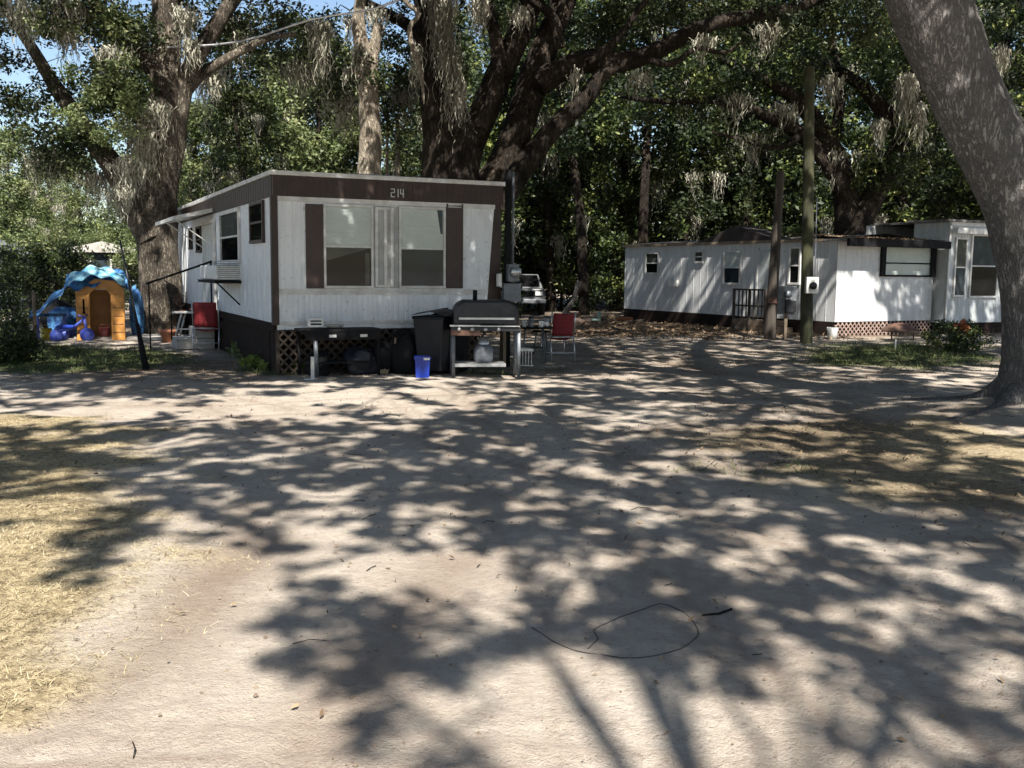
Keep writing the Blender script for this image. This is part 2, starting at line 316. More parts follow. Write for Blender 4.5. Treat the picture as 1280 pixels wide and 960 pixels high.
def sp(px, py, Y, rx, ry, rd, n, rs):
    """n points spread through an ellipsoid that sits at a picked place of the scene"""
    c = at(px, py, Y); d = rs.normal(size=(n, 3)); d /= np.linalg.norm(d, axis=1)[:, None]; r = rs.rand(n, 1) ** .45
    return c + d * r * np.array([rx * Y / F, rd, ry * Y / F])

# ------------------------------------------------------------------ shade wanted on the ground; unseen leaf clumps are placed up-sun to cast it
ROWS = """430: -200 .8 40 .9 260 .95 600 .85 660 .7 900 .75 1280 .8
450: -200 .6 60 .85 300 .92 600 .75 640 .7 900 .7 1280 .7
470: -200 .95 0 .95 540 .9 580 .7 640 .6 900 .65 1280 .7
483: -200 .9 0 .9 120 .9 250 .9 300 .4 600 .4 660 .5 860 .6 880 .2 1030 .2 1050 .9 1150 .9 1160 .1 1210 .15 1230 .9 1400 .9
497: -200 .3 0 .2 150 .4 250 .5 280 .05 580 .1 640 .4 700 .6 880 .6 900 .35 1020 .4 1060 .9 1400 .9
512: -200 .1 0 .05 240 .05 300 .1 560 .1 620 .5 700 .7 900 .6 960 .75 1400 .85
525: -200 .3 0 .3 130 .2 200 .55 320 .45 420 .2 520 .3 620 .6 900 .65 1000 .7 1400 .85
540: -200 .6 0 .65 120 .55 200 .8 400 .85 900 .85 1000 .6 1200 .6 1400 .8
560: -200 .6 0 .6 130 .6 200 .85 900 .88 980 .7 1090 .45 1150 .7 1220 .6 1400 .5
580: -200 .5 0 .5 180 .5 220 .85 450 .85 500 .7 560 .85 900 .75 1100 .6 1200 .5 1220 .15 1400 .15
600: -200 .8 0 .8 80 .75 200 .75 480 .85 560 .7 640 .7 700 .8 1400 .8
620: -200 .1 0 .05 140 .1 200 .5 260 .8 450 .8 500 .55 650 .6 900 .6 950 .5 1050 .65 1400 .8
640: -200 0 0 0 100 0 150 .5 220 .6 420 .8 480 .5 560 .55 650 .75 850 .55 950 .75 1400 .85
660: -200 .2 0 .3 60 .4 200 .4 330 .5 370 .8 640 .8 700 .5 820 .6 850 .85 950 .85 970 .15 1060 .2 1090 .9 1400 .9
680: -200 .1 60 .2 180 .35 210 .1 340 .15 370 .65 480 .65 540 .35 640 .5 680 .8 950 .85 980 .2 1050 .3 1080 .8 1400 .8
700: -200 0 60 .35 150 .35 170 0 360 0 450 .15 640 .15 680 .6 960 .9 1000 .6 1080 .5 1150 .45 1280 .5 1400 .6
720: -200 0 60 .25 120 .3 150 0 360 0 380 .2 430 .2 460 0 620 .2 660 .5 740 .6 980 .9 1050 .6 1130 .4 1200 .6 1400 .6
740: -200 0 360 0 380 .6 440 .6 470 .1 600 .3 650 .8 980 .85 1050 .7 1150 .45 1280 .7 1400 .7
760: -200 0 360 0 400 .15 580 .15 640 .3 720 .75 920 .85 1050 .9 1150 .55 1280 .6 1400 .6
780: -200 0 330 0 350 .6 410 .55 440 .2 520 .3 600 .6 680 .5 720 .8 920 .85 1060 .9 1180 .65 1280 .5 1400 .5
800: -200 0 310 0 350 .8 440 .75 480 .3 540 .8 640 .85 680 .4 720 .5 850 .5 900 .8 1100 .9 1200 .7 1280 .6 1400 .6
820: -200 0 280 0 310 .75 390 .75 430 .4 480 .6 600 .5 720 .5 760 .25 860 .15 1000 .2 1070 .8 1280 .85 1400 .85
840: -200 0 300 .1 340 .35 400 .4 460 .7 560 .6 640 .35 720 .4 800 .3 860 .1 1040 .15 1080 .6 1140 .9 1400 .9
860: -200 0 320 0 370 .4 440 .4 490 .7 590 .6 630 .3 660 .7 710 .7 760 .35 850 .2 990 .15 1050 .4 1130 .8 1400 .85
880: -200 0 440 0 500 .3 600 .3 650 .6 720 .6 760 .15 960 0 1020 .35 1100 .3 1160 .6 1400 .7
900: -200 0 400 0 460 .4 580 .4 640 .3 700 .2 740 0 980 0 1050 .4 1110 .3 1180 .2 1400 .2
920: -200 0 350 0 380 .55 440 .5 480 .1 640 .1 700 0 1020 0 1070 .55 1120 .4 1160 .05 1400 .1
940: -200 0 360 0 400 .6 480 .5 540 .15 600 .2 640 0 1060 0 1110 .55 1160 .4 1220 .1 1400 .2
960: -200 0 380 0 420 .35 480 .3 560 .4 600 .35 660 0 1090 0 1130 .4 1180 .3 1240 .1 1400 .3"""
rows = []
for ln in ROWS.strip().splitlines():
    y, rest = ln.split(':'); a = list(map(float, rest.split())); rows.append((float(y), a[0::2], a[1::2]))
def shade_density(G):
    px, py, z = project(G); ys = np.array([r[0] for r in rows]); tab = np.array([np.interp(px, r[1], r[2]) for r in rows])
    k = np.clip(np.searchsorted(ys, py) - 1, 0, len(ys) - 2); t = np.clip((py - ys[k]) / (ys[k + 1] - ys[k]), 0, 1); i = np.arange(len(px))
    d = tab[k, i] * (1 - t) + tab[k + 1, i] * t
    d = np.where(z < 0.3, .3, d)
    X, Y = G[:, 0], G[:, 1]; d = np.where((py > 780) & (d > .3), np.minimum(d * .9 + .12, .84), np.minimum(d * 1.03, .93)) + np.where((px > 560) & (py > 590) & (py < 880) & (d > .25), .10, 0)
    d = np.where(Y > 20, .80, d); d = np.where((Y > 28) & (X > -6.5), .86, d)
    d = np.where((X > -5.5) & (X < 1.6) & (Y > 15.7) & (Y < 22.5), .985, d); d = np.where((X > -7.5) & (X < -3) & (Y > 22) & (Y < 31), .95, d)            # what shades the front of the near home
    d = np.where((X > -9) & (X < -5.5) & (Y > 23.5) & (Y < 27), .35, d)             # sun reaches the playhouse
    d = np.where((X > 7.6) & (X < 11) & (Y > 24.8) & (Y < 27.8), .25, d)            # and the end wall of the long home
    d = np.where((X > 3) & (X < 8.2) & (Y > 26) & (Y < 37), .78, d)
    d = np.where((X > 8.5) & (X < 14) & (Y > 21.5) & (Y < 24.6), .9, d)
    d = np.where((X > 10.2) & (Y > 24.0) & (Y < 31), .985, d)
    d = np.where((X < -7.2) & (Y > 25.5) & (Y < 32), .45, d); d = np.where((X > -6) & (X < -3.7) & (Y > 29.3) & (Y < 34), .4, d)
    return d
NG = 92000
G = np.column_stack([RS.uniform(-14, 17, NG), RS.uniform(1.2, 46, NG), np.zeros(NG)])
nz = .44 * vnoise(G[:, 0] * 5.4, G[:, 1] * 4.2, 50) + .30 * vnoise(G[:, 0] * 2.3 + 7, G[:, 1] * 1.7, 55) + .24 * fbm(G[:, 0] * .9, G[:, 1] * .8, 60, 2); rk = np.argsort(np.argsort(nz)) / NG
keep = rk < shade_density(G) * 1.0
G = G[keep]; sel = RS.rand(len(G)) < .85; G = G[sel]
G = np.vstack([G, np.column_stack([RS.uniform(-6, 1.6, 3200), RS.uniform(15.9, 22.5, 3200), np.zeros(3200)])])  # extra unseen leaf clumps added to keep the near home's front shaded
# leafy sprays: twigs whose leaf tufts throw finger-like shade over the near part of the lot
nearG = (G[:, 1] < 12.5); G = G[~(nearG & (RS.rand(len(G)) < .45))]
sprays = []
for _ in range(1500):
    st = np.array([RS.uniform(-5.5, 8.5), RS.uniform(1.6, 14.5), 0]); dn = shade_density(st[None])[0]
    if RS.rand() > dn ** 1.3 * .25: continue
    a = math.radians(-35) + RS.normal() * .75 + (math.pi if RS.rand() < .5 else 0); L = .7 + 1.5 * RS.rand(); m_ = int(L / .11); P_ = [st]; hgt = 6.8 + 2.6 * RS.rand()
    for q in range(m_): a += RS.normal() * .13; P_.append(P_[-1] + np.array([math.cos(a), math.sin(a), 0]) * .11)
    P_ = np.array(P_); dd = shade_density(P_); P_ = P_[:max(3, int(np.argmax(dd < .12)) or len(P_))]
    tuft = np.repeat(P_, 2, 0) + RS.normal(size=(2 * len(P_), 3)) * [.085, .085, 0]; off = SUN * (hgt / SUN[2]); sprays.append((P_ + off, tuft + off))
H = 6.6 + 3.2 * RS.rand(len(G)) + np.where(G[:, 1] > 21, 1.8, 0); CL = G + SUN * (H / SUN[2])[:, None]; CR = .09 + .12 * RS.rand(len(G))
cpx, cpy, cz = project(CL); vis = (cpy > -30) & (cz > 0); CL = CL[~vis]; CR = CR[~vis]
TF = np.vstack([t_ for _, t_ in sprays]); CL = np.vstack([CL, TF]); CR = np.concatenate([CR, .05 + .07 * RS.rand(len(TF))])
print('shade clumps', len(CL), 'sprays', len(sprays))

# ------------------------------------------------------------------ ground
def graded(a, b, step, far, g=1.12):
    mid = list(np.arange(a, b + 1e-6, step)); s = step; r = [mid[-1]]
    while r[-1] < far: s *= g; r.append(r[-1] + s)
    s = step; l = [mid[0]]
    while l[-1] > -far: s *= g; l.append(l[-1] - s)
    return np.array(l[:0:-1] + mid + r[1:])
gx = graded(-9, 11, .07, 600); gy = graded(2.2, 19, .06, 600)
X, Y = np.meshgrid(gx, gy); GV = np.column_stack([X.ravel(), Y.ravel(), np.zeros(X.size)])
gpx, gpy, gz = project(GV); infr = (gz > .5)
def ell(px, py, cx, cy, rx, ry): return np.exp(-(((px - cx) / rx) ** 2 + ((py - cy) / ry) ** 2) ** 1.5)
def sstep(a, b, x): t = np.clip((x - a) / (b - a), 0, 1); return t * t * (3 - 2 * t)
def lawn_mask(px, py, X, Y):
    bx = np.interp(py, [505, 520, 540, 600, 680, 740, 800, 860, 900, 915], [-200, 60, 130, 185, 190, 160, 115, 75, 40, -60])
    n = fbm(X * 2.2, Y * 2.2, 5, 4); return np.maximum(sstep(90, -90, px - bx + (n - .5) * 320) * (py < 915) * (py > 505), np.clip((ell(px, py, 1190, 590, 260, 60) + .8 * ell(px, py, 1000, 545, 200, 22) - n * .8) * 2.0, 0, .85))
def litter_mask(px, py, X, Y):
    n = fbm(X * 1.6, Y * 1.6, 15, 4)
    m = .42 * ell(px, py, 1130, 560, 300, 90) + .35 * ell(px, py, 900, 545, 260, 60) + .6 * ell(px, py, 800, 440, 700, 45) + .7 * ell(px, py, 150, 465, 260, 28) + .6 * ell(px, py, 1250, 660, 180, 60)
    m = m + .6 * (py < 420); return np.clip((m - (1 - n) * .6) * 1.5, 0, 1)
def green_mask(px, py, X, Y):
    n = fbm(X * 2.5, Y * 2.5, 25, 3)
    m = ell(px, py, 125, 448, 125, 17) + .9 * ell(px, py, 1120, 445, 150, 20) + .9 * ell(px, py, 345, 462, 60, 7) + .6 * ell(px, py, 560, 463, 190, 6) + .35 * ell(px, py, 1000, 590, 300, 30) + .8 * ell(px, py, 20, 440, 60, 30)
    return np.clip((m - n * .75) * 2.4, 0, 1)
GX, GY = GV[:, 0], GV[:, 1]
lawn = lawn_mask(gpx, gpy, GX, GY) * infr; lit = litter_mask(gpx, gpy, GX, GY) * infr; grn = green_mask(gpx, gpy, GX, GY) * infr
lawn = np.maximum(lawn, ((GX < -4.2 - .1 * GY) & (GY > 3.3) & (GY < 11)) * .9)
TR = [[(330, 640), (290, 700), (235, 770), (160, 840), (70, 905)], [(560, 700), (480, 790), (420, 880), (380, 990)],
      [(240, 500), (420, 560), (700, 640), (1000, 760), (1320, 960)], [(300, 495), (520, 550), (800, 620), (1100, 720), (1400, 860)],
      [(560, 480), (640, 560), (800, 700), (960, 830), (1090, 990)], [(640, 480), (740, 550), (920, 680), (1120, 820), (1300, 980)],
      [(480, 490), (560, 570), (650, 700), (690, 850), (700, 990)], [(0, 500), (250, 505), (600, 490), (900, 480)], [(0, 515), (260, 520), (620, 502), (880, 500)],
      [(-60, 912), (300, 908), (700, 925), (1300, 990)], [(-60, 945), (400, 940), (800, 965)], [(700, 430), (820, 470), (1000, 540), (1300, 640)], [(740, 425), (900, 470), (1100, 530), (1320, 600)]]
trk = np.zeros(len(GV)); hz = np.zeros(len(GV)); near = (np.abs(GX) < 12) & (GY > 1.5) & (GY < 26); ni = np.where(near)[0]
for k, t in enumerate(TR):
    g = np.array([gp(*p)[:2] for p in t]); g3, _ = resample(np.column_stack([g, np.zeros(len(g))]), np.ones(len(g)), .35); g = g3[:, :2]
    best = np.full(len(ni), 9.0); Q = GV[ni, :2]; al = np.zeros(len(ni)); acc = 0
    for a, b in zip(g[:-1], g[1:]):
        d = b - a; L2 = d @ d; L = math.sqrt(L2); tt = np.clip(((Q - a) @ d) / L2, 0, 1); dist = np.linalg.norm(Q - a - tt[:, None] * d, axis=1); sg = np.sign((Q - a) @ np.array([-d[1], d[0]]))
        u = dist < np.abs(best); best = np.where(u, dist * sg, best); al = np.where(u, acc + tt * L, al); acc += L
    wob = best + (vnoise(al * 1.2, al * 0 + k, 70 + k) - .5) * .12
    wt = .26 if k < 2 else .24; prof = np.exp(-(wob / wt) ** 2); rib = .5 + .5 * np.cos(wob * 2 * math.pi / .17)
    fade = .4 + .6 * vnoise(al * .7, al * 0 + k, 90 + k)
    hz[ni] += (-.020 * prof + .011 * np.exp(-((np.abs(wob) - .17) / .05) ** 2) + .009 * prof * rib) * fade; trk[ni] = np.maximum(trk[ni], prof * fade * (1.0 if k < 2 else .15 + .6 * rib))
hz += (fbm(GX * .5, GY * .5, 3, 3) - .5) * .09 * np.clip((GY - 1) / 8, 0, 1) * (np.abs(GY) < 60) + (fbm(GX * 4, GY * 4, 33, 3) - .5) * .022 + lawn * .02 + (fbm(GX * 11, GY * 11, 34, 2) - .5) * .008
tr0 = at(1303, 522, 11.5)
hz += .22 * np.exp(-(((GX - tr0[0]) ** 2 + (GY - tr0[1]) ** 2) / 1.3 ** 2) ** .8)
GV[:, 2] = hz
from bisect import bisect
def gz_at(x, y):
    Hh = hz.reshape(len(gy), len(gx)); i = int(np.clip(np.searchsorted(gx, x) - 1, 0, len(gx) - 2)); j = int(np.clip(np.searchsorted(gy, y) - 1, 0, len(gy) - 2)); u = (x - gx[i]) / (gx[i + 1] - gx[i]); v = (y - gy[j]) / (gy[j + 1] - gy[j])
    return float(Hh[j, i] * (1 - u) * (1 - v) + Hh[j, i + 1] * u * (1 - v) + Hh[j + 1, i] * (1 - u) * v + Hh[j + 1, i + 1] * u * v)
def gz_old(x, y):
    i = int(np.clip(np.searchsorted(gx, x), 1, len(gx) - 1)); j = int(np.clip(np.searchsorted(gy, y), 1, len(gy) - 1)); return float(hz.reshape(len(gy), len(gx))[j, i])
def gz_arr(x, y):
    i = np.clip(np.searchsorted(gx, x), 1, len(gx) - 1); j = np.clip(np.searchsorted(gy, y), 1, len(gy) - 1); return hz.reshape(len(gy), len(gx))[j, i]
nxg, nyg = len(gx), len(gy); i = np.arange(nyg - 1)[:, None] * nxg; j = np.arange(nxg - 1)[None]
q = np.stack([i + j, i + j + 1, i + nxg + j + 1, i + nxg + j], -1).reshape(-1, 4)
gm = bpy.data.materials.new('sandy_ground'); gm.use_nodes = True; n = gm.node_tree; p = n.nodes['Principled BSDF']; p.inputs['Roughness'].default_value = .95; p.inputs['Specular IOR Level'].default_value = .15
def attr(nm): a = n.nodes.new('ShaderNodeAttribute'); a.attribute_name = nm; return a.outputs['Fac']
tc = n.nodes.new('ShaderNodeTexCoord')
def noi(s, d=5, rg=.6):
    a = n.nodes.new('ShaderNodeTexNoise'); a.inputs['Scale'].default_value = s; a.inputs['Detail'].default_value = d; a.inputs['Roughness'].default_value = rg; n.links.new(tc.outputs['Object'], a.inputs['Vector']); return a.outputs['Fac']
def ramp(i_, stops):
    r = n.nodes.new('ShaderNodeValToRGB')
    while len(r.color_ramp.elements) < len(stops): r.color_ramp.elements.new(.5)
    for e, (t, c) in zip(r.color_ramp.elements, stops): e.position = t; e.color = (*c, 1)
    n.links.new(i_, r.inputs[0]); return r.outputs[0]
def mixc(f, a, b, bt='MIX'):
    m_ = n.nodes.new('ShaderNodeMixRGB'); m_.blend_type = bt
    if isinstance(f, float): m_.inputs[0].default_value = f
    else: n.links.new(f, m_.inputs[0])
    for k, s in ((1, a), (2, b)):
        if isinstance(s, tuple): m_.inputs[k].default_value = (*s, 1)
        else: n.links.new(s, m_.inputs[k])
    return m_.outputs[0]
sand = ramp(noi(.8, 8, .65), [(.3, (.47, .41, .335)), (.5, (.64, .575, .48)), (.72, (.76, .69, .59))])
sand = mixc(ramp(noi(9, 6, .7), [(.35, (.0, .0, .0)), (.7, (1, 1, 1))]), sand, (.50, .43, .37))
sand = mixc(.4, sand, ramp(noi(45, 4, .85), [(.35, (.62, .60, .57)), (.7, (1, 1, 1))]), 'MULTIPLY')
sand = mixc(.45, sand, ramp(noi(26, 3, .8), [(.34, (.5, .46, .44)), (.42, (1, 1, 1))]), 'MULTIPLY')
sand = mixc(.38, sand, ramp(noi(.45, 4, .6), [(.35, (.62, .57, .52)), (.6, (1, 1, 1))]), 'MULTIPLY')
sand = mixc(attr('track'), sand, mixc(.9, sand, (.23, .165, .12)))
sand = mixc(attr('lawn'), sand, ramp(noi(14, 6, .8), [(.38, (.16, .12, .07)), (.5, (.40, .32, .19)), (.62, (.58, .48, .30))]))
sand = mixc(attr('litter'), sand, ramp(noi(20, 6, .8), [(.3, (.075, .052, .034)), (.5, (.15, .11, .075)), (.72, (.30, .235, .17))]))
sand = mixc(attr('green'), sand, ramp(noi(16, 6, .8), [(.3, (.05, .055, .025)), (.7, (.12, .14, .05))]))
n.links.new(sand, p.inputs['Base Color'])
bsum = n.nodes.new('ShaderNodeMath'); bsum.operation = 'MULTIPLY_ADD'; bsum.inputs[1].default_value = .5; n.links.new(noi(90, 3, .8), bsum.inputs[0]); n.links.new(noi(18, 6, .75), bsum.inputs[2])
bp = n.nodes.new('ShaderNodeBump'); bp.inputs['Strength'].default_value = 1.0; bp.inputs['Distance'].default_value = .03; n.links.new(bsum.outputs[0], bp.inputs['Height']); n.links.new(bp.outputs[0], p.inputs['Normal'])
go = raw_mesh('ground', GV, len(q), 4, gm, None, None, True, q.ravel()); tag(go, kind='structure')
for nm, arr in (('track', trk), ('lawn', lawn), ('litter', lit), ('green', grn)):
    a = go.data.attributes.new(nm, 'FLOAT', 'POINT'); a.data.foreach_set('value', arr.astype(np.float32))

# grass, straw, litter (what nobody could count)
def blades(P, h, lean, rs, wd=.006):
    n_ = len(P); a = rs.rand(n_) * 6.28; D = np.column_stack([np.cos(a), np.sin(a), np.zeros(n_)]); S = np.column_stack([-np.sin(a), np.cos(a), np.zeros(n_)])
    hh = h * (.5 + rs.rand(n_)); ln_ = lean * (.4 + rs.rand(n_)); W_ = (wd * (.6 + .8 * rs.rand(n_)))[:, None]
    V = np.empty((n_, 4, 3)); V[:, 0] = P - S * W_; V[:, 1] = P + S * W_; V[:, 2] = P + D * (hh * ln_)[:, None] + S * W_ * .4 + np.array([0, 0, 1]) * (hh * .8)[:, None]
    V[:, 3] = P + D * (hh * ln_ * 1.0)[:, None] - S * W_ * .4 + np.array([0, 0, 1]) * (hh * .8)[:, None]; return V.reshape(-1, 3)
def scatter(n_, x0, x1, y0, y1, maskf, rs):
    x = rs.uniform(x0, x1, n_); y = rs.uniform(y0, y1, n_); P = np.column_stack([x, y, np.zeros(n_)]); px, py, z = project(P)
    k = rs.rand(n_) < maskf(px, py, x, y); P = P[k]; P[:, 2] = gz_arr(P[:, 0], P[:, 1]); return P
rs = np.random.RandomState(3)
P = scatter(620000, -6.5, -1.0, 3.2, 11.0, lambda a, b, c, d: lawn_mask(a, b, c, d) * .6 * (.1 + 1.4 * fbm(c * 9, d * 9, 61, 3) ** 1.5) + (lawn_mask(a - 60, b, c, d) > .2) * .05, rs)
Pq = scatter(160000, .5, 7.5, 6.5, 13.5, lambda a, b, c, d: lawn_mask(a, b, c, d) * .8 * fbm(c * 6, d * 6, 63, 3), rs); P = np.vstack([P, Pq]); h_ = .004 + .011 * rs.rand(len(P)); tag(raw_mesh('straw_grass', blades(P, h_, 3.0, rs, .0017), len(P), 4, M['straw'], None, np.clip(fbm(P[:, 0] * 3, P[:, 1] * 3, 8, 3) * .9 - .08 + rs.normal(size=len(P)) * .26, 0, 1)), 'dry yellow straw-like grass covering the left edge of the sandy lot and the foot of the big trunk', 'grass', kind='stuff')
P = scatter(150000, -12, 14, 11, 24, lambda a, b, c, d: green_mask(a, b, c, d) * .9, rs)
P2 = scatter(20000, -1, 8, 7, 11, lambda a, b, c, d: green_mask(a, b, c, d) * .9, rs); P = np.vstack([P, P2])
tag(raw_mesh('green_grass', blades(P, .025 + .06 * rs.rand(len(P)), 1.0, rs, .005), len(P), 4, M['grass'], None, rs.rand(len(P))), 'low green grass patches in the shade by the mobile homes', 'grass', kind='stuff')
P = scatter(60000, -9, 13, 6, 34, lambda a, b, c, d: litter_mask(a, b, c, d) * .8 + .01, rs); P3 = scatter(9000, -4, 7, 3.0, 13, lambda a, b, c, d: .06 + .5 * litter_mask(a, b, c, d), rs); P = np.vstack([P, P3]); P[:, 2] += .008 + .012 * rs.rand(len(P))
tag(raw_mesh('leaf_litter', leaf_quads(P, .036, rs, 2.5, .45), len(P), 4, M['litter'], None, rs.rand(len(P))), 'fallen brown oak leaves and twigs scattered over the sand', 'leaves', kind='stuff')
P = scatter(9000, -4, 7, 2.2, 16, lambda a, b, c, d: .5 + 0 * a, rs)
cv = np.array([(1, 0, 0), (0, 1, 0), (-1, 0, 0), (0, -1, 0), (0, 0, 1.0)]); sc_ = (.003 + .007 * rs.rand(len(P)) ** 2)[:, None, None]
V = P[:, None] + cv[None] * sc_ * (1 + .4 * rs.rand(len(P), 5, 1)); ii = np.arange(len(P))[:, None, None] * 5 + np.array([(0, 1, 4), (1, 2, 4), (2, 3, 4), (3, 0, 4)])[None]
tag(raw_mesh('pebbles', V.reshape(-1, 3), len(P) * 4, 3, M['wood'], None, None, False, ii.ravel()), 'tiny clods and pebbles scattered over the sandy lot', 'pebbles', kind='stuff')
P = scatter(900, -4, 8, 2.4, 20, lambda a, b, c, d: .15 + litter_mask(a, b, c, d), rs); tw = MB()
for pt in P:
    a = rs.rand() * 3.14; L = .04 + .12 * rs.rand() ** 2; d = np.array([math.cos(a), math.sin(a), 0]) * L; b = np.array([-d[1], d[0], 0]) * (rs.rand() - .5) * .6
    tw.path([pt + [0, 0, .004], pt + d * .5 + b + [0, 0, .009], pt + d + [0, 0, .005]], .0028, 3)
tag(tw.build('twigs', M['bark_dark']), 'small dead twigs lying on the sand', 'twigs', kind='stuff')
# cable loop lying in the sand
loop = [(665, 782), (700, 803), (735, 815), (800, 821), (850, 810), (872, 793), (868, 775), (845, 755), (825, 752), (790, 765), (760, 778), (742, 788), (748, 798), (735, 810)]
g = [gp(*p) for p in loop]; g3, _ = resample(g, np.ones(len(g)), .06)
for k in g3: k[2] = gz_at(k[0], k[1]) + .002
tag(MB().path(list(g3), .0028, 5).build('buried_cable', M['cable']), 'thin black cable looping in an oval half buried in the sand', 'cable')
g = [gp(*p) for p in [(878, 766), (900, 763), (915, 760)]]
for k in g: k[2] = gz_at(k[0], k[1]) + .006
tag(MB().path(g, .006, 5).build('fallen_stick', M['bark_dark']), 'short dark stick beside the cable loop on the sand', 'stick')

# ------------------------------------------------------------------ frames for buildings
class Frame:
    def __init__(s, O, ang):
        s.O = np.array([O[0], O[1], 0.0]); s.a = ang; s.v = np.array([math.cos(ang), math.sin(ang), 0]); s.u = np.array([-math.sin(ang), math.cos(ang), 0])
    def front(s, px, py, off=0.0):
        d = ray(px, py); O = s.O - s.u * off; t = ((O - CAM) @ s.u) / (d @ s.u); P = CAM + t * d; return (P - s.O) @ s.v, P[2]
    def side(s, px, py, off=0.0):
        d = ray(px, py); O = s.O - s.v * off; t = ((O - CAM) @ s.v) / (d @ s.v); P = CAM + t * d; return (P - s.O) @ s.u, P[2]
def ribbed(mb, a0, a1, z0, z1, pitch=.1, dep=.007, axis='x', base=0.0, out=-1, gap=.02, holes=()):
    """vertical-rib metal siding: a folded sheet along x (front) or y (side)"""
    xs = []; x = a0
    while x < a1 - 1e-6:
        e = min(x + pitch, a1); xs += [(x, 0), (max(x, e - gap * 2), 0), (max(x, e - gap * 1.6), dep), (max(x, e - gap * .4), dep)]; x = e
    xs.append((a1, 0)); V = []
    for z in (z0, z1):
        for (s_, d) in xs: V.append((s_, base + out * (-d), z) if axis == 'x' else (base + out * (-d), s_, z))
    n_ = len(xs); mb.add(V, [(i, i + 1, n_ + i + 1, n_ + i) for i in range(n_ - 1)]); return mb
R25 = math.radians(25.5)

# ================================================================== near mobile home
P0 = gp(345, 404.5, .78); f1 = Frame(P0, R25)
zb = .78; x1 = f1.front(626, 300)[0]; ztop = f1.front(346, 213)[1]; zw = f1.front(346, 245)[1]; Ln = 13.5; W1 = x1
H1 = thing('mobile_home', 'white and brown single-wide mobile home nearest the camera with shutters and big front window', 'mobile home', (f1.O[0], f1.O[1], 0), R25)
print('home1', P0, 'W', W1, 'top', ztop, 'white', zw)
zs = f1.front(450, 366)[1]                       # belt seam
xr_t = f1.front(618, 254)[0]; xr_b = f1.front(607, 404)[0]
m = MB(); ribbed(m, .05, xr_b, zb, zs - .03, .085, .006); 
ribbed(m, .05, xr_b, zs + .06, zw, .13, .006)
m.box(.0, xr_b, .012, .05, zb, zw)
m.add([(xr_b, 0.0, zb), (xr_t, 0.0, zw), (xr_b, 0.0, zw)], [(0, 1, 2)])
m.box(.03, xr_b, .02, .1, zb - .1, zb)
m.build('front_wall', M['siding'], H1)
m = MB(); ribbed(m, .05, Ln, zb, zw, .4, .008, 'y', 0, 1); m.box(.012, .05, 0.01, Ln, zb, zw); m.box(W1 - .06, W1, .05, Ln, zb, ztop); m.box(0.05, W1 - .06, Ln - .05, Ln, zb, ztop)
m.build('side_wall', M['siding'], H1)
m = MB(); m.add([(xr_b + .002, -.006, zb - .05), (W1, -.006, zb - .05), (W1, -.006, zw), (xr_t + .002, -.006, zw)], [(0, 1, 2, 3)]); m.box(xr_b, W1 - .07, .004, .09, zb - .05, zw); m.build('end_panel', M['brown'], H1)
m = MB().box(-.02, W1 + .02, -.03, .06, zw, ztop - .075)
for k in range(int(W1 / .1)): m.box(k * .1, k * .1 + .012, -.034, -.03, zw + .01, ztop - .08)
m.box(-.03, .03, .06, Ln, zw, ztop - .075)
for k in range(1, int(Ln / .2)): m.box(-.034, -.03, k * .2, k * .2 + .015, zw + .01, ztop - .08)
m.build('fascia', M['brown'], H1)
MB().box(-.055, .045, -.035, .0, zb - .02, zw + .01).box(-.055, -.035, .0, .06, zb - .02, zw + .01).build('corner_trim', M['brown'], H1)
m = MB(); m.box(-.07, W1 + .05, -.07, Ln, ztop - .07, ztop); m.sheet(lambda a, b: (-.05 + a * (W1 + .08), -.05 + b * (Ln - .1), ztop + .004 + .16 * math.sin(math.pi * a) * min(1, b * 9)), 10, 12)
m.build('roof', M['trim'], H1, bevel=.008)
m = MB(); m.box(.0, xr_b, -.02, .0, zs - .03, zs + .01).box(.0, xr_b, -.012, .0, zs + .015, zs + .06).box(-.0, xr_t, -.028, 0, zw - .07, zw).box(.03, xr_b, -.015, 0, zb - .02, zb + .03)
m.build('trim_band', M['trim'], H1)
def window(parent, a0, a1, z0, z1, upper, lower, axis='x', split=.5, frame=None, fw=.035, base=0.0, name='window', glass=True):
    """double-hung window on the front (x axis) or the left side (y axis) of a home"""
    def bx(mb, s0, s1, d0, d1, zz0, zz1):
        return mb.box(s0, s1, base - d1, base - d0, zz0, zz1) if axis == 'x' else mb.box(base - d1, base - d0, s0, s1, zz0, zz1)
    zm = z0 + (z1 - z0) * split
    fr = MB(); bx(fr, a0, a1, 0, .045, z1 - fw, z1); bx(fr, a0, a1, 0, .055, z0, z0 + fw); bx(fr, a0, a0 + fw, .001, .046, z0 + fw, z1 - fw); bx(fr, a1 - fw, a1, .001, .046, z0 + fw, z1 - fw)
    bx(fr, a0 + fw, a1 - fw, .002, .040, zm - .018, zm + .018)
    wo = fr.build(name, frame or M['trim'], parent, bevel=.003)
    if upper is not None:
        b = MB(); nsl = 9
        if upper == 'blind':
            for k in range(nsl):
                h_ = (z1 - fw - zm - .018) / nsl; zz = zm + .018 + k * h_; off = .004 if k in (3, 6) else 0
                bx(b, a0 + fw, a1 - fw, .004, .012, zz, zz + h_ - (.004 if k in (2, 7, 4) else .0015))
            b.build('blind', M['blind'], wo)
        else: bx(b, a0 + fw, a1 - fw, .004, .010, zm + .018, z1 - fw); b.build('upper_backing', upper, wo)
    b = MB(); bx(b, a0 + fw, a1 - fw, .004, .010, z0 + fw, zm - .018); b.build('lower_backing', lower, wo)
    if glass:
        b = MB(); bx(b, a0 + fw, a1 - fw, .024, .028, z0 + fw, zm - .018); bx(b, a0 + fw, a1 - fw, .030, .034, zm + .018, z1 - fw); b.build('pane', M['glass'], wo)
    return wo
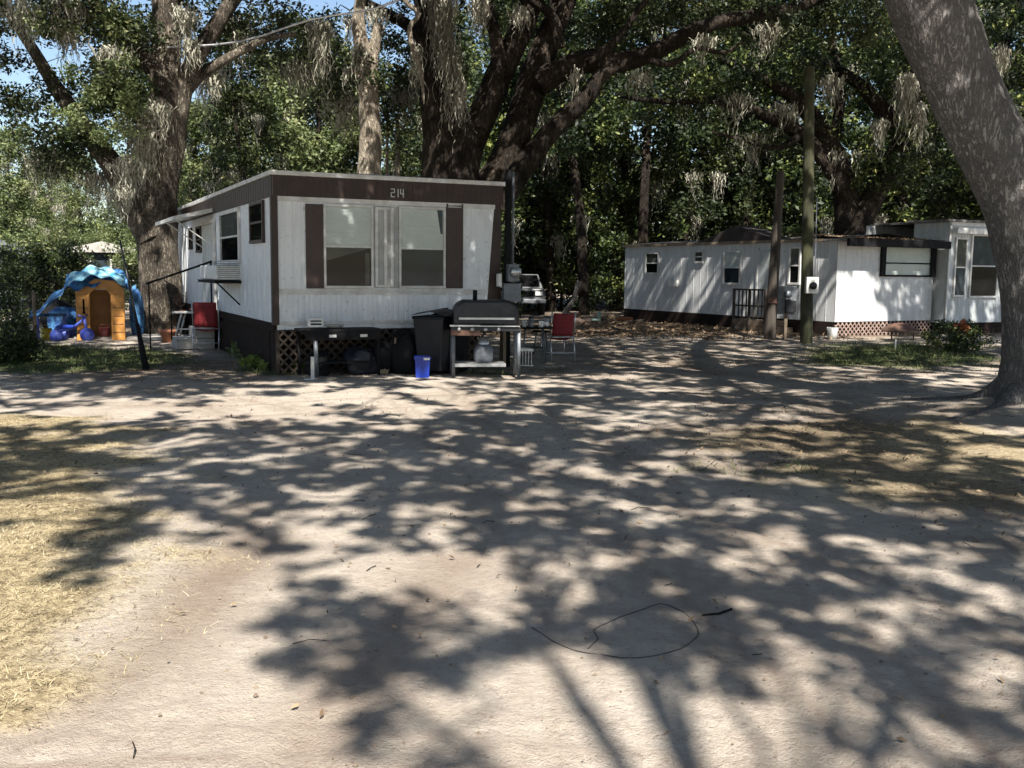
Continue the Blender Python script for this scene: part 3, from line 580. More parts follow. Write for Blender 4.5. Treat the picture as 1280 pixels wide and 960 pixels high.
def fr1(pxl, pxr, pyt, pyb, fr=f1):
    ym = (pyt + pyb) / 2; return fr.front(pxl, ym)[0], fr.front(pxr, ym)[0], fr.front((pxl + pxr) / 2, pyb)[1], fr.front((pxl + pxr) / 2, pyt)[1]
a0, a1, z0, z1 = fr1(404, 466, 256, 360); wl = window(H1, a0, a1, z0, z1, 'blind', M['dark'], split=.5)
# grey panel draws the diagonal reflection on the lower left pane
MB().add([(a0 + .04, -.013, z0 + .42), (a1 - .05, -.013, (z0 + z1) / 2 - .02), (a0 + .04, -.013, (z0 + z1) / 2 - .02)], [(0, 1, 2)]).box(a1 - .13, a1 - .06, -.016, -.011, z0 + .04, z0 + .55).build('pane_grey', M['pane_grey'], wl)
b0, b1, z2, z3 = fr1(498, 556, 259, 360); wr = window(H1, b0, b1, z2, z3, 'blind', M['screen'], split=.49)
MB().add([(b1 - .14, -.014, z3 - .04), (b1 - .045, -.014, z3 - .04), (b1 - .045, -.014, z3 - .42), (b1 - .08, -.014, z3 - .42)], [(0, 1, 2, 3)]).build('pane_grey', M['screen'], wr)
m = MB().box(a1 + .004, b0 - .004, -.012, 0, z0, z1); cw = m.build('centre_panel', mat('faded_panel', (.40, .41, .40), .6, (.30, .31, .30), 5), H1)
m = MB()
for s in (a1 + .03, a1 + (b0 - a1) * .42, b0 - .14): m.box(s, s + .05, -.035, -.013, z0 + .02, z1 - .02)
m.box(a1 + .08, b0 - .15, -.03, -.013, z0 + .01, z0 + .05); m.box(a1 + .08, b0 - .15, -.03, -.013, z1 - .06, z1 - .02)
m.build('mullions', M['trim'], H1, bevel=.004)
for (pl, pr) in ((382, 404), (557, 578)):
    s0, s1, zz0, zz1 = fr1(pl, pr, 255, 360.5); m = MB().box(s0, s1, -.022, -.001, zz0, zz1); m.box(s0, s0 + .03, -.03, -.022, zz0, zz1).box(s1 - .03, s1, -.03, -.022, zz0, zz1)
    for k in range(26): h_ = (zz1 - zz0) / 26; m.box(s0 + .03, s1 - .03, -.028, -.022, zz0 + k * h_ + .006, zz0 + k * h_ + h_ * .6)
    m.build('shutter', M['shutter'], H1)
# house number on the fascia
xn, zn = f1.front(488, 246); m = MB(); y_ = -.042
def stroke(x, z, pts, w_=.013):
    for (ax, az), (bx_, bz) in zip(pts[:-1], pts[1:]):
        m.box(x + min(ax, bx_) - w_ / 2, x + max(ax, bx_) + w_ / 2, y_, -.0345, z + min(az, bz) - w_ / 2, z + max(az, bz) + w_ / 2)
stroke(xn, zn, [(0, .12), (.055, .12), (.055, .065), (0, .065), (0, 0), (.055, 0)]); stroke(xn + .095, zn, [(.02, 0), (.02, .12)]); stroke(xn + .155, zn, [(0, .12), (0, .05), (.055, .05)]); stroke(xn + .155, zn, [(.045, .12), (.045, 0)])
m.build('house_number', M['blind'], H1)
# left side: windows, door
def sd1(pxl, pxr, pyt, pyb, fr=f1):
    ya, yb = fr.side(pxr, 300)[0], fr.side(pxl, 300)[0]; xm = (pxl + pxr) / 2; return ya, yb, fr.side(xm, pyb)[1], fr.side(xm, pyt)[1]
s = sd1(315, 331.5, 252, 304); window(H1, *s, M['dark'], M['dark'], 'y', frame=M['brown'], fw=.05)
s = sd1(277, 301, 262, 330); window(H1, *s, M['pane_grey'], M['dark'], 'y', frame=M['trim'], fw=.07)
s = sd1(277, 301, 330, 352); ac = MB().box(-.42, .0, s[0] + .1, s[1] - .05, s[2] + .04, s[3] - .03).build('air_conditioner', M['white'], H1, bevel=.02)
m = MB()
for k in range(9): m.box(-.39, -.03, s[0] + .094, s[0] + .1, s[2] + .08 + k * .035, s[2] + .09 + k * .035)
m.build('grille', M['grey'], ac); MB().box(-.46, -.0, s[0] + .02, s[1], s[2] - .02, s[2] + .03).path([(-.42, s[0] + .1, s[2]), (-.02, s[0] + .1, s[2] - .4)], .015).build('bracket', M['black'], ac)
s = sd1(247, 253, 283, 316); window(H1, *s, M['dark'], M['dark'], 'y', frame=M['brown'], fw=.05)
s = sd1(238, 241, 285, 312); window(H1, *s, M['dark'], M['dark'], 'y', frame=M['brown'], fw=.05)
s = sd1(256, 270, 276, 382); dm = MB().box(-.05, -.012, s[0] + .1, s[1] - .1, zb + .02, s[3] - .08).build('door', M['siding3'], H1)
MB().box(-.06, -.01, s[0], s[0] + .09, zb, s[3]).box(-.06, -.01, s[1] - .09, s[1], zb, s[3]).box(-.06, -.01, s[0] + .09, s[1] - .09, s[3] - .07, s[3]).build('casing', M['trim'], dm)
MB().cyl((-.05, s[0] + .2, 1.75), (-.1, s[0] + .2, 1.75), .03).build('handle', M['alu'], dm)
sdoor = s
# flat awning over the door
ya0, ya1 = f1.side(268, 270)[0], f1.side(240, 270)[0]; za = f1.side(262, 262)[1]
aw = thing('door_awning', 'small flat white metal awning over the side door of the near home', 'awning', tuple(f1.O + f1.u * ya0), R25)
MB().prism([(-.8, za - .26), (-.035, za - .08), (-.035, za), (-.8, za - .19)], 0, max(1.6, ya1 - ya0)).build('canopy', M['white'], aw)
for yy in (.08, 1.5): MB().cyl((-.03, yy, za - .75), (-.75, yy, za - .25), .013, seg=6).build('strut', M['white'], aw)
# skirting
def lattice(mb, a0, a1, z0, z1, axis='x', base=0.0, pitch=.12, w_=.035, th=.006):
    def seg_(p, q, d):
        p = np.array(p); q = np.array(q); t = q - p; t = t / np.linalg.norm(t); nn = np.array([-t[1], t[0]]) * w_ / 2; c = [p - nn, q - nn, q + nn, p + nn]
        V = [(x, base - d - e, z) if axis == 'x' else (base - d - e, x, z) for e in (0, th) for x, z in c]
        mb.add(V, [(0, 1, 2, 3), (7, 6, 5, 4), (0, 4, 5, 1), (1, 5, 6, 2), (2, 6, 7, 3), (3, 7, 4, 0)])
    Hh = z1 - z0; x = a0 - Hh
    while x < a1:
        s0 = max(x, a0); e0 = min(x + Hh, a1)
        if e0 - s0 > .02: seg_((s0, z0 + s0 - x), (e0, z0 + e0 - x), 0); seg_((s0, z1 - (s0 - x)), (e0, z1 - (e0 - x)), th + .002)
        x += pitch
    return mb
m = lattice(MB(), .0, xr_b, 0, zb - .1, pitch=.15); m.box(.0, .05, .004, .05, 0, zb - .1).build('lattice_skirt', M['lattice'], H1)
MB().box(.0, W1 - .2, .5, .55, 0, zb - .1).box(.012, .05, .1, Ln, 0, zb).box(-.03, .012, .08, Ln, zb - .13, zb - .005).build('skirting', M['skirt'], H1)  # dark band along the side wall's foot is skirting plus painted-in shadow
MB().box(.05, W1 - .1, .1, Ln - .1, zb - .2, zb - .12).build('chassis', M['black'], H1)
# ================================================================== long mobile home on the right
Pr = gp(1043, 402.5, .38); Pl = gp(780, 385.5, .38); dl = Pl - Pr; A2 = math.atan2(-dl[0], dl[1]); f2 = Frame(Pr, A2); L2 = float(np.linalg.norm(dl[:2])); zb2 = .38
print('home2', Pr, Pl, A2 * 57.3, L2)
zt2 = f2.side(1040, 300)[1]; W2 = f2.front(1166, 350)[0]; print('W2', W2)
H2 = thing('mobile_home', 'long white mobile home on the right with leaf-covered roof and dark porch beam', 'mobile home', (Pr[0], Pr[1], 0), A2)
m = MB(); ribbed(m, 0.02, L2, zb2, zt2, .33, .006, 'y', 0, 1); m.box(.012, .06, .02, L2, zb2, zt2).box(.06, W2, L2 - .06, L2, zb2, zt2).box(W2 - .06, W2, .06, L2 - .06, zb2, zt2); m.build('side_wall', M['siding2'], H2)
m = MB(); ribbed(m, 0.0, W2, zb2, zt2, .3, .005); m.box(.02, W2, .012, .06, zb2, zt2); m.build('end_wall', M['siding2'], H2)
m = MB(); m.box(-.08, W2 + .1, .4, L2 + .08, zt2, zt2 + .05)
m.sheet(lambda a, b: (-.06 + a * (W2 + .1), .02 + b * L2, zt2 + .055 + .15 * (1 - abs(2 * a - 1))), 8, 10)
m.build('roof', M['roof'], H2)
yg0, yg1 = f2.side(978, 290)[0], f2.side(872, 290)[0]; zg = f2.side(925, 282)[1]
m = MB(); m.add([(-.09, yg0, zt2 + .02), (-.09, yg1, zt2 + .02), (-.09, (yg0 + yg1) / 2, zg), (.7, yg0, zt2 + .02), (.7, yg1, zt2 + .02), (.7, (yg0 + yg1) / 2, zg)], [(0, 1, 2), (5, 4, 3), (0, 2, 5, 3), (1, 4, 5, 2)])
m.build('gable', mat('dark_gable', (.04, .03, .027), .8, (.02, .015, .013), 5), H2)
MB().box(-.1, -.06, .42, L2 + .08, zt2 - .03, zt2 + .045).build('eave_trim', M['wood'], H2)
MB().box(-.12, W2 + .05, -.5, -.42, zt2 - .17, zt2 + .03).build('porch_beam', M['black'], H2)
m = MB(); m.sheet(lambda a, b: (-.12 + a * (W2 + .15), -.5 + b * 2.4, zt2 + .035 + b * .15 + .02 * math.sin(a * 9 + b * 4)), 12, 6); m.box(-.12, W2 - .02, -.42, .4, zt2 - .02, zt2 + .03); m.build('porch_roof', M['roof'], H2)
m = lattice(MB(), 0, W2, 0, zb2 - .02, pitch=.15, base=-.01, w_=.03); m.build('lattice_skirt', M['palelat'], H2)
MB().box(.0, .04, .05, L2, 0, zb2).box(.05, W2 - .1, .3, .35, 0, zb2).build('skirting', M['skirt'], H2)
MB().box(.05, W2 - .1, .1, L2 - .1, zb2 - .1, zb2 - .02).build('chassis', M['black'], H2)
for (pl, pr, pt, pb, up_, lo, fr_) in ((808, 825, 315, 343, M['pane_grey'], M['dark'], M['trim']), (869, 881, 313, 329, M['pane_grey'], M['pane_grey'], M['trim']), (906, 928, 313, 356, 'blind', M['screen'], M['trim']), (988, 1003, 308, 356, M['pane_grey'], M['dark'], M['trim'])):
    window(H2, *sd1(pl, pr, pt, pb, f2), up_, lo, 'y', frame=fr_, fw=.06)
s = sd1(950, 972, 312, 400, f2); d2 = MB().box(-.035, -.012, s[0], s[1], zb2 + .02, s[3]).build('door', M['siding3'], H2)
MB().box(-.05, -.01, s[0] - .06, s[0], zb2, s[3] + .05).box(-.05, -.01, s[1], s[1] + .06, zb2, s[3] + .05).build('casing', M['trim'], d2)
s = fr1(1100, 1168, 304, 346, f2); wo = window(H2, s[0], s[1], s[2], s[3], M['blind'], M['blind'], split=.4, frame=M['black'], fw=.05)
MB().box(s[0], s[0] + .16, -.07, -.05, s[2], s[3]).build('side_board', M['black'], wo); MB().box(s[1] - .2, s[1], -.07, -.05, s[2], s[3]).build('side_board', M['black'], wo)
s = sd1(840, 850, 350, 358, f2); MB().box(-.1, -.01, s[0], s[1], s[2], s[3]).build('vent_hood', M['white'], H2)
# steps with railing by its door
st = thing('door_steps', 'small wooden entry steps with handrail at the side door of the long home', 'steps', tuple(f2.O + f2.u * (sd1(955, 960, 380, 400, f2)[0])), A2)
for k in range(2): MB().box(-.75 + .0, -.08, -.9 + k * .0 - .3 * (1 - k), .5, .0 + .17 * k, .17 * (k + 1) - .01).build('tread', M['wood'], st)
m = MB()
for yy in (-.85, -.2, .45): m.box(-.78, -.72, yy, yy + .06, 0, 1.15)
m.box(-.79, -.70, -.85, .51, 1.15, 1.2).box(-.77, -.73, -.85, .51, .7, .75)
for yy in np.arange(-.7, .4, .16): m.box(-.765, -.735, yy, yy + .03, .4, 1.15)
m.build('handrail', M['polewood'], st)
# ================================================================== third home at the right edge
x3, _z = f2.front(1181, 403, .40); Pt = f2.O + f2.v * x3 - f2.u * .40; f3 = Frame(Pt, A2); zt3 = f3.front(1182, 277)[1]; zb3 = f3.front(1182, 404)[1]; print('home3', Pt, zt3, zb3)
H3 = thing('mobile_home', 'grey-white mobile home half hidden behind the big leaning oak trunk', 'mobile home', (Pt[0], Pt[1], 0), f3.a)
m = MB(); ribbed(m, 0, 3.6, zb3, zt3, .12, .005); m.box(.01, 3.6, .012, .06, zb3, zt3); m.build('front_wall', M['siding3'], H3)
m = MB(); m.box(.0, .05, .06, 1.2, zb3, zt3).box(3.54, 3.6, .06, 3, zb3, zt3).box(.05, 3.54, 2.9, 3, zb3, zt3); m.build('side_wall', M['siding3'], H3)
MB().box(-.22, 3.7, -.12, 1.3, zt3, zt3 + .07).box(.3, 3.6, 1.3, 3.1, zt3, zt3 + .07).build('roof', M['roof'], H3, bevel=.01)
MB().box(.04, 3.6, -.02, 0, zt3 - .1, zt3).box(-.02, .04, -.025, 0, zb3, zt3 - .1).build('corner_trim', M['trim'], H3)
s = fr1(1192, 1207, 297, 371, f3); window(H3, *s, M['pane_grey'], M['screen'], frame=M['trim'], fw=.05)
s = fr1(1212, 1247, 293, 372, f3); window(H3, *s, M['screen'], M['dark'], frame=M['trim'], fw=.05)
s = fr1(1188, 1250, 286, 293, f3); MB().prism([(s[0], s[2]), (s[1] + .3, s[2]), (s[1] + .3, s[3]), (s[0] + .05, s[3])], -.22, -.0).build('window_hood', M['trim'], H3)
MB().box(.02, 3.5, .03, .07, 0, zb3).box(.02, .06, .07, 1.2, 0, zb3).build('skirting', M['skirt'], H3)

# ================================================================== poles, meters, wires
p = gp(962, 424); tp = at(976, 214, p[1] + .0)
o = thing('utility_pole', 'bare dark leaning wooden pole with no fittings beside the long home', 'pole', tuple(p)); Tubes().add([(0, 0, -.1), tuple((tp - p) * .5), tuple(tp - p)], [.15, .12, .09], .2, 12, .04).build('pole', M['polewood'], o)
MB().box(-.12, .12, -.16, -.10, .9, 1.05).build('bracket', M['rust'], o)
p = gp(1008, 429); tp = at(1012, 84, p[1])
o = thing('utility_pole', 'taller greenish mossy utility pole with a pale meter strapped to it', 'pole', tuple(p)); d = tp - p
Tubes().add([(0, 0, -.1), tuple(d * .5), tuple(d)], [.145, .13, .11], .2, 12, .03).build('pole', M['polemoss'], o)
zc = at(1010, 357, p[1])[2]; MB().box(-.14, .14, -.30, -.14, zc - .18, zc + .2).build('meter_box', M['white'], o, bevel=.015); MB().cyl((0, -.3, zc), (0, -.37, zc), .085, seg=16).build('meter_dial', M['dkmetal'], o, True)
MB().cyl((.09, -.14, zc + .2), (.06, -.13, 3.4), .012).build('conduit', M['grey'], o)
p = gp(981, 424); o = thing('meter_pedestal', 'grey electrical panel on a post between the two wooden poles', 'electric meter', tuple(p), -.1)
MB().box(-.04, .04, -.03, .03, -.1, .75).build('post', M['wood'], o); MB().box(-.24, .24, -.03, .03, .62, 1.32).build('backboard', M['grey'], o, bevel=.008)
MB().box(-.04, .22, -.17, -.03, .68, .98).build('breaker_box', M['dkmetal'], o, bevel=.01); MB().cyl((.02, -.03, 1.12), (.02, -.14, 1.12), .09, seg=16).build('meter_dial', M['grey'], o, True)
MB().box(-.02, .1, -.1, -.03, 1.0, 1.05).build('label_plate', M['white'], o)
p = gp(1097, 417); tp = at(1095, 372, p[1]); o = thing('post', 'short yellow post standing by the long home end wall', 'post', tuple(p)); MB().box(-.06, .06, -.06, .06, 0, tp[2]).build('shaft', M['yellow'], o, bevel=.008); MB().box(-.14, .14, -.14, .14, 0, .06).build('foot', M['concrete'], o)
# service mast and meter on the near home's right corner
q1 = f1.O + f1.v * (W1 + .08) - f1.u * .05; o = thing('service_mast', 'dark service mast with round grey meter at the near home corner', 'electric meter', (q1[0], q1[1], 0), R25)
zz = lambda py: at(632, py, q1[1])[2]
MB().cyl((.03, 0, 0), (.03, 0, zz(212)), .055, seg=12).build('mast', M['black'], o, True); MB().cyl((.13, .02, zz(350)), (.13, .02, zz(214)), .022, seg=8).build('conduit', M['grey'], o, True)
MB().box(-.03, .17, -.16, -.06, zz(352), zz(330)).build('meter_box', M['grey'], o, bevel=.01); MB().cyl((.08, -.16, zz(340)), (.08, -.25, zz(340)), .085, seg=16).build('meter_dial', M['alu'], o, True)
MB().box(-.10, .22, -.14, -.06, zz(377), zz(354)).build('breaker_box', M['grey'], o, bevel=.01); MB().box(-.20, -.13, -.12, -.04, zz(358), zz(342)).build('socket', M['white'], o, bevel=.01)
MB().box(-.06, .06, -.04, .10, 0.05, zz(377)).build('backboard', M['wood'], o)
# service wire
wp = [at(200, 60, 24), at(300, 52, 24), at(390, 24, 23), at(470, 10, 22), at(560, -30, 20), at(700, -120, 16)]
g3, _ = resample(wp, np.ones(len(wp)), .6); tag(MB().path(list(g3), .022, 6).build('service_wire', M['alu']), 'pale overhead wire running from the left oak over the near home', 'wire')

# ================================================================== yard things before the near home
def hp(px, off):
    x = f1.front(px, 430, off)[0]; P_ = f1.O + f1.v * x - f1.u * off; P_[2] = 0; return P_
def leg(parent, a, b, r, m, r2=None): return MB().cyl(a, b, r, r2, 8).build('leg', m, parent, True)
# gas grill
p = hp(606, 1.25); o = thing('gas_grill', 'large black gas grill with closed hood on an open cart before the home', 'grill', tuple(p), .12)
th = np.linspace(0, math.pi, 12)
m = MB().prism([( .0, .0)] and [(-.5, .78), (-.5, 1.02), (-.44, 1.12), (-.34, 1.17), (.34, 1.17), (.44, 1.12), (.5, 1.02), (.5, .78)], -.25, .27); m.build('hood', M['dkmetal'], o, bevel=.04)
MB().box(-.42, .42, -.31, -.28, .88, .91).box(-.42, -.39, -.28, -.25, .88, .91).box(.39, .42, -.28, -.25, .88, .91).build('handle', M['alu'], o)
MB().box(-.54, .52, -.3, .28, .70, .775).build('firebox', M['dkmetal'], o, bevel=.01); MB().box(-.54, -.1, -.315, -.302, .64, .72).build('control_panel', M['rust'], o)
for k in range(4): MB().cyl((-.42 + k * .2, -.3, .735), (-.42 + k * .2, -.345, .735), .028).build('knob', M['alu'], o, True)
MB().box(-.56, -.1, -.34, -.31, .775, .80).box(-.1, .5, -.33, -.3, .775, .79).build('front_rail', M['alu'], o)
for x, y in ((-.5, -.25), (.5, -.25), (-.5, .22), (.5, .22)): leg(o, (x, y, 0), (x, y, .72), .028, M['grey'])
MB().box(-.48, .3, -.27, .22, .16, .21).build('lower_shelf', M['alu'], o)
MB().cyl((-.16, -.05, 1.16), (-.16, -.05, 1.32), .035).build('chimney', M['black'], o, True)
pt = thing('propane_tank', 'pale grey propane tank on the lower shelf of the gas grill', 'gas tank', tuple(p + np.array([-.02, -.02, .215])))
MB().lathe([(0, 0), (.13, 0), (.15, .05), (.15, .2), (.10, .27), (.05, .29), (.05, .33), (0, .33)], seg=18).build('cylinder', M['grey'], pt, True); MB().lathe([(.085, .26), (.085, .37), (.075, .37), (.075, .26)]).build('collar', M['alu'], pt, True)
# wheelie bin
p = hp(544, .75); o = thing('trash_bin', 'dark wheeled trash bin left of the gas grill', 'trash bin', tuple(p), -.35)
m = MB(); 
for z, s_ in ((0, .20), (.1, .215), (.86, .27)): pass
m.add([(-.2, -.22, .06), (.2, -.22, .06), (.2, .22, .06), (-.2, .22, .06), (-.26, -.28, .9), (.26, -.28, .9), (.26, .3, .9), (-.26, .3, .9)], [(3, 2, 1, 0), (0, 1, 5, 4), (1, 2, 6, 5), (2, 3, 7, 6), (3, 0, 4, 7)]); m.box(-.275, .275, -.295, .31, .86, .91); m.build('body', M['dkplastic'], o, bevel=.03)
MB().sheet(lambda a, b: (-.29 + a * .58, -.31 + b * .66, .915 + .07 * math.sin(math.pi * a) + .03 * b), 8, 8).build('lid', M['dkplastic'], o, True)
for x in (-.24, .24): MB().cyl((x - .03, .24, .12), (x + .03, .24, .12), .12, seg=18).build('wheel', M['rubber'], o, True)
MB().cyl((-.2, .36, .9), (.2, .36, .9), .018).build('handle', M['black'], o)
# sacks behind bin
rs = np.random.RandomState(5)
def lump(name, label, cat, p, rx, ry, rz_, m, seed=0, group=None):
    def fn(a, b):
        t = a * 2 * math.pi; f = (b - .5) * math.pi; ct, st, cf, sf = math.cos(t), math.sin(t), math.cos(f), math.sin(f)
        n1 = vnoise(np.array([ct * 1.6 + sf + 5]), np.array([st * 1.6 - sf + 9]), seed)[0]; n2 = vnoise(np.array([ct * 4.5 + sf * 4 + 25]), np.array([st * 4.5 - sf * 4 + 29]), seed + 1)[0]
        r = .72 + .42 * n1 + .24 * n2; q = lambda v, e=.75: math.copysign(abs(v) ** e, v)
        return (rx * q(cf) * q(ct) * r, ry * q(cf) * q(st) * r, max(0, rz_ * .8 + rz_ * q(sf) * r))
    ob = MB().sheet(fn, 34, 18).build(name, m, None, True); ob.location = tuple(p); return tag(ob, label, cat, group)
lump('garbage_bag', 'black garbage bag heaped behind the trash bin', 'bag', hp(560, .45), .30, .3, .50, M['black'], 3)
lump('covered_bundle', 'low dark bundle between the black table and the trash bin', 'bundle', hp(508, .38), .24, .28, .34, M['black'], 8)
# blue tub
p = hp(528, 1.2); o = thing('recycling_tub', 'small bright blue square tub on the ground before the trash bin', 'tub', tuple(p), .1); o.scale = (.88, .88, .86)
m = MB().add([(-.11, -.1, 0), (.11, -.1, 0), (.11, .1, 0), (-.11, .1, 0), (-.13, -.12, .36), (.13, -.12, .36), (.13, .12, .36), (-.13, .12, .36)], [(3, 2, 1, 0), (0, 1, 5, 4), (1, 2, 6, 5), (2, 3, 7, 6), (3, 0, 4, 7)]); m.build('tub', M['blue'], o)
MB().box(-.142, .142, -.135, -.12, .33, .375).box(-.142, .142, .12, .135, .33, .375).box(-.142, -.13, -.12, .12, .33, .375).box(.13, .142, -.12, .12, .33, .375).build('rim', M['blue'], o); MB().box(.02, .12, -.139, -.136, .32, .36).build('sticker', M['white'], o)
# black table with two pale tags
p = hp(424, .48); o = thing('work_table', 'long black table standing against the home lattice skirt', 'table', tuple(p), R25)
MB().box(-.62, .62, -.25, .3, .68, .72).build('table_top', M['black'], o, bevel=.005); MB().box(-.58, .58, -.24, -.22, .56, .68).build('apron', M['black'], o)
leg(o, (-.40, -.2, .0), (-.42, -.2, .66), .032, M['grey']); 
for x, y in ((.56, -.2), (-.56, .24), (.56, .24)): leg(o, (x, y, 0), (x, y, .68), .025, M['black'])
for x in (-.22, .26): MB().box(x, x + .11, -.246, -.242, .60, .64).build('tag_plate', M['white'], o)
m = MB()
for k in range(7): m.box(-.55, .55, -.2 + k * .07, -.17 + k * .07, .2, .22)
m.build('shelf', M['black'], o)
c = p + np.array([-.36, .0, .722]); o = thing('toaster', 'pale toaster-like appliance at the left end of the black table', 'appliance', tuple(c), .3)
MB().box(-.12, .12, -.08, .08, .01, .16).build('body', M['white'], o, bevel=.02); MB().box(-.08, .08, -.085, -.081, .05, .075).box(-.08, .08, -.085, -.081, .10, .12).build('slots', M['black'], o)
c = p + np.array([-.08, .05, .722]); o = thing('dish', 'shallow white dish on the black table', 'dish', tuple(c)); MB().lathe([(0, .005), (.09, .005), (.15, .04), (.155, .045), (.10, .012), (0, .012)]).build('bowl', M['white'], o, True)
# pale T-shaped stake
p = hp(390, .95); o = thing('shovel', 'pale upright board stake on a flat foot beside the weeds', 'stake', tuple(p), .1); MB().box(-.02, .03, -.02, .02, .02, .34).build('upright', M['trim'], o); MB().box(-.12, .07, -.06, .06, 0, .02).build('foot', M['trim'], o)
o.name = 'stake'
# folded plywood A-board
p = hp(494, .55); o = thing('plywood_boards', 'plywood boards leaned together like a tent under the home edge', 'boards', tuple(p), .2)
m = MB(); m.add([(-.30, 0, 0), (-.12, 0, 0), (.02, .1, .40), (-.04, .1, .40), (-.30, .02, 0), (-.12, .02, 0), (.02, .12, .40), (-.04, .12, .40)], [(0, 1, 2, 3), (7, 6, 5, 4), (0, 4, 5, 1), (1, 5, 6, 2), (2, 6, 7, 3), (3, 7, 4, 0)]); m.build('board', M['ply'], o)
m = MB(); m.add([(.20, -.02, 0), (.27, -.02, 0), (.04, .06, .44), (-.02, .06, .44), (.20, .0, 0), (.27, .0, 0), (.04, .08, .44), (-.02, .08, .44)], [(0, 1, 2, 3), (7, 6, 5, 4), (0, 4, 5, 1), (1, 5, 6, 2), (2, 6, 7, 3), (3, 7, 4, 0)]); m.build('board', M['ply'], o)
MB().box(-.12, .13, .03, .05, .30, .33).cyl((.0, .07, .42), (.01, .07, .56), .018).build('cross_slat', M['wood'], o)
# small cafe table with jars and mugs
p = gp(667, 452); o = thing('patio_table', 'small dark metal patio table crowded with jars beside the grill', 'table', tuple(p), .2)
MB().lathe([(0, .60), (.34, .60), (.34, .63), (0, .63)], seg=20).build('table_top', M['black'], o)
for a in (.5, 2.1, 3.7, 5.2): leg(o, (.3 * math.cos(a), .3 * math.sin(a), 0), (.22 * math.cos(a), .22 * math.sin(a), .6), .014, M['grey'])
MB().lathe([(0, .25), (.22, .25), (.22, .262), (0, .262)], seg=20).build('shelf', M['dkmetal'], o)
for k, (dx, dy, hh, mm, lb) in enumerate(((-.18, -.12, .13, 'white', 'short white mug on the patio table, nearest the grill'), (-.06, -.2, .16, 'grey', 'grey glass jar at the front edge of the patio table'), (.12, -.16, .11, 'white', 'small white cup right of the grey jar on the patio table'), (.22, -.02, .17, 'alu', 'tall metallic tin at the right of the patio table'))):
    c = p + np.array([dx, dy, .63]); jo = thing('mug' if mm == 'white' else 'jar', lb, 'mug' if mm == 'white' else 'jar', tuple(c)); MB().lathe([(0, 0), (.04, 0), (.045, .02), (.045, hh), (.038, hh), (.036, .02), (0, .02)], seg=14).build('cup', M[mm], jo, True)
    if mm == 'white': MB().path([(.044, 0, hh * .8), (.075, 0, hh * .7), (.075, 0, hh * .35), (.044, 0, hh * .25)], .007).build('handle', M[mm], jo, True)
    else: MB().lathe([(.043, 0), (.047, 0), (.047, .02), (0, .025)], (0, 0, hh), 14).build('lid', M['black'], jo, True)
c = gp(655, 457); o = thing('crate', 'pale wire crate on the ground between grill and patio table', 'crate', tuple(c), .1); m = MB()
for k in range(6): m.box(-.14 + k * .05, -.13 + k * .05, -.12, -.11, 0, .28)
m.box(-.15, .15, -.125, -.11, .26, .30).box(-.15, .15, .10, .115, .26, .30).box(-.15, .15, -.12, .11, .0, .02).box(-.15, -.135, -.11, .10, .26, .30).box(.135, .15, -.11, .10, .26, .30); m.build('frame', M['alu'], o)
for k, (px_, lb) in enumerate(((676, 'dark metal stool standing behind the patio table'),)):
    c = gp(px_, 443); o = thing('stool', lb, 'stool', tuple(c)); MB().lathe([(0, .44), (.17, .44), (.18, .47), (0, .48)], seg=18).build('seat', M['black'], o, True)
    for a in (.8, 2.4, 3.9, 5.5): leg(o, (.2 * math.cos(a), .2 * math.sin(a), 0), (.12 * math.cos(a), .12 * math.sin(a), .44), .013, M['grey'])
# red chairs
def red_chair(p, rz, label, w_=.46, backh=.86):
    o = thing('folding_chair', label, 'chair', tuple(p), rz, 'red folding chairs'); h = w_ / 2
    m = MB().sheet(lambda a, b: (-h + .03 + a * (w_ - .06), .2 + .06 * b + .03 * math.sin(math.pi * a), .46 + b * (backh - .46)), 6, 6); ob = m.build('backrest', M['red'], o, True); s_ = ob.modifiers.new('s', 'SOLIDIFY'); s_.thickness = .015
    m = MB().sheet(lambda a, b: (-h + .03 + a * (w_ - .06), -.22 + b * .4, .42 - .03 * math.sin(math.pi * a)), 6, 6); ob = m.build('seat', M['red'], o, True); s_ = ob.modifiers.new('s', 'SOLIDIFY'); s_.thickness = .015
    for x in (-h, h):
        MB().path([(x, -.26, 0), (x, -.24, .42), (x, -.2, .60), (x, .2, .60)], .013, 8).build('front_leg', M['alu'], o, True)
        MB().path([(x, .28, 0), (x, .18, .45), (x, .27, backh + .03)], .013, 8).build('rear_leg', M['alu'], o, True)
        MB().box(x - .025, x + .025, -.2, .18, .612, .635).build('armrest', M['dkplastic'], o, bevel=.006)
    MB().cyl((-h, .27, .15), (h, .27, .15), .010).cyl((-h, -.25, .12), (h, -.25, .12), .010).cyl((-h, .19, .43), (h, .19, .43), .011).build('stretcher', M['alu'], o, True); return o
red_chair(gp(697, 450), math.radians(200), 'red fabric folding chair at the right of the patio table, facing away')
red_chair(gp(261, 437), math.radians(185), 'red fabric folding chair beside the home side wall by the big left oak', .5, .95)
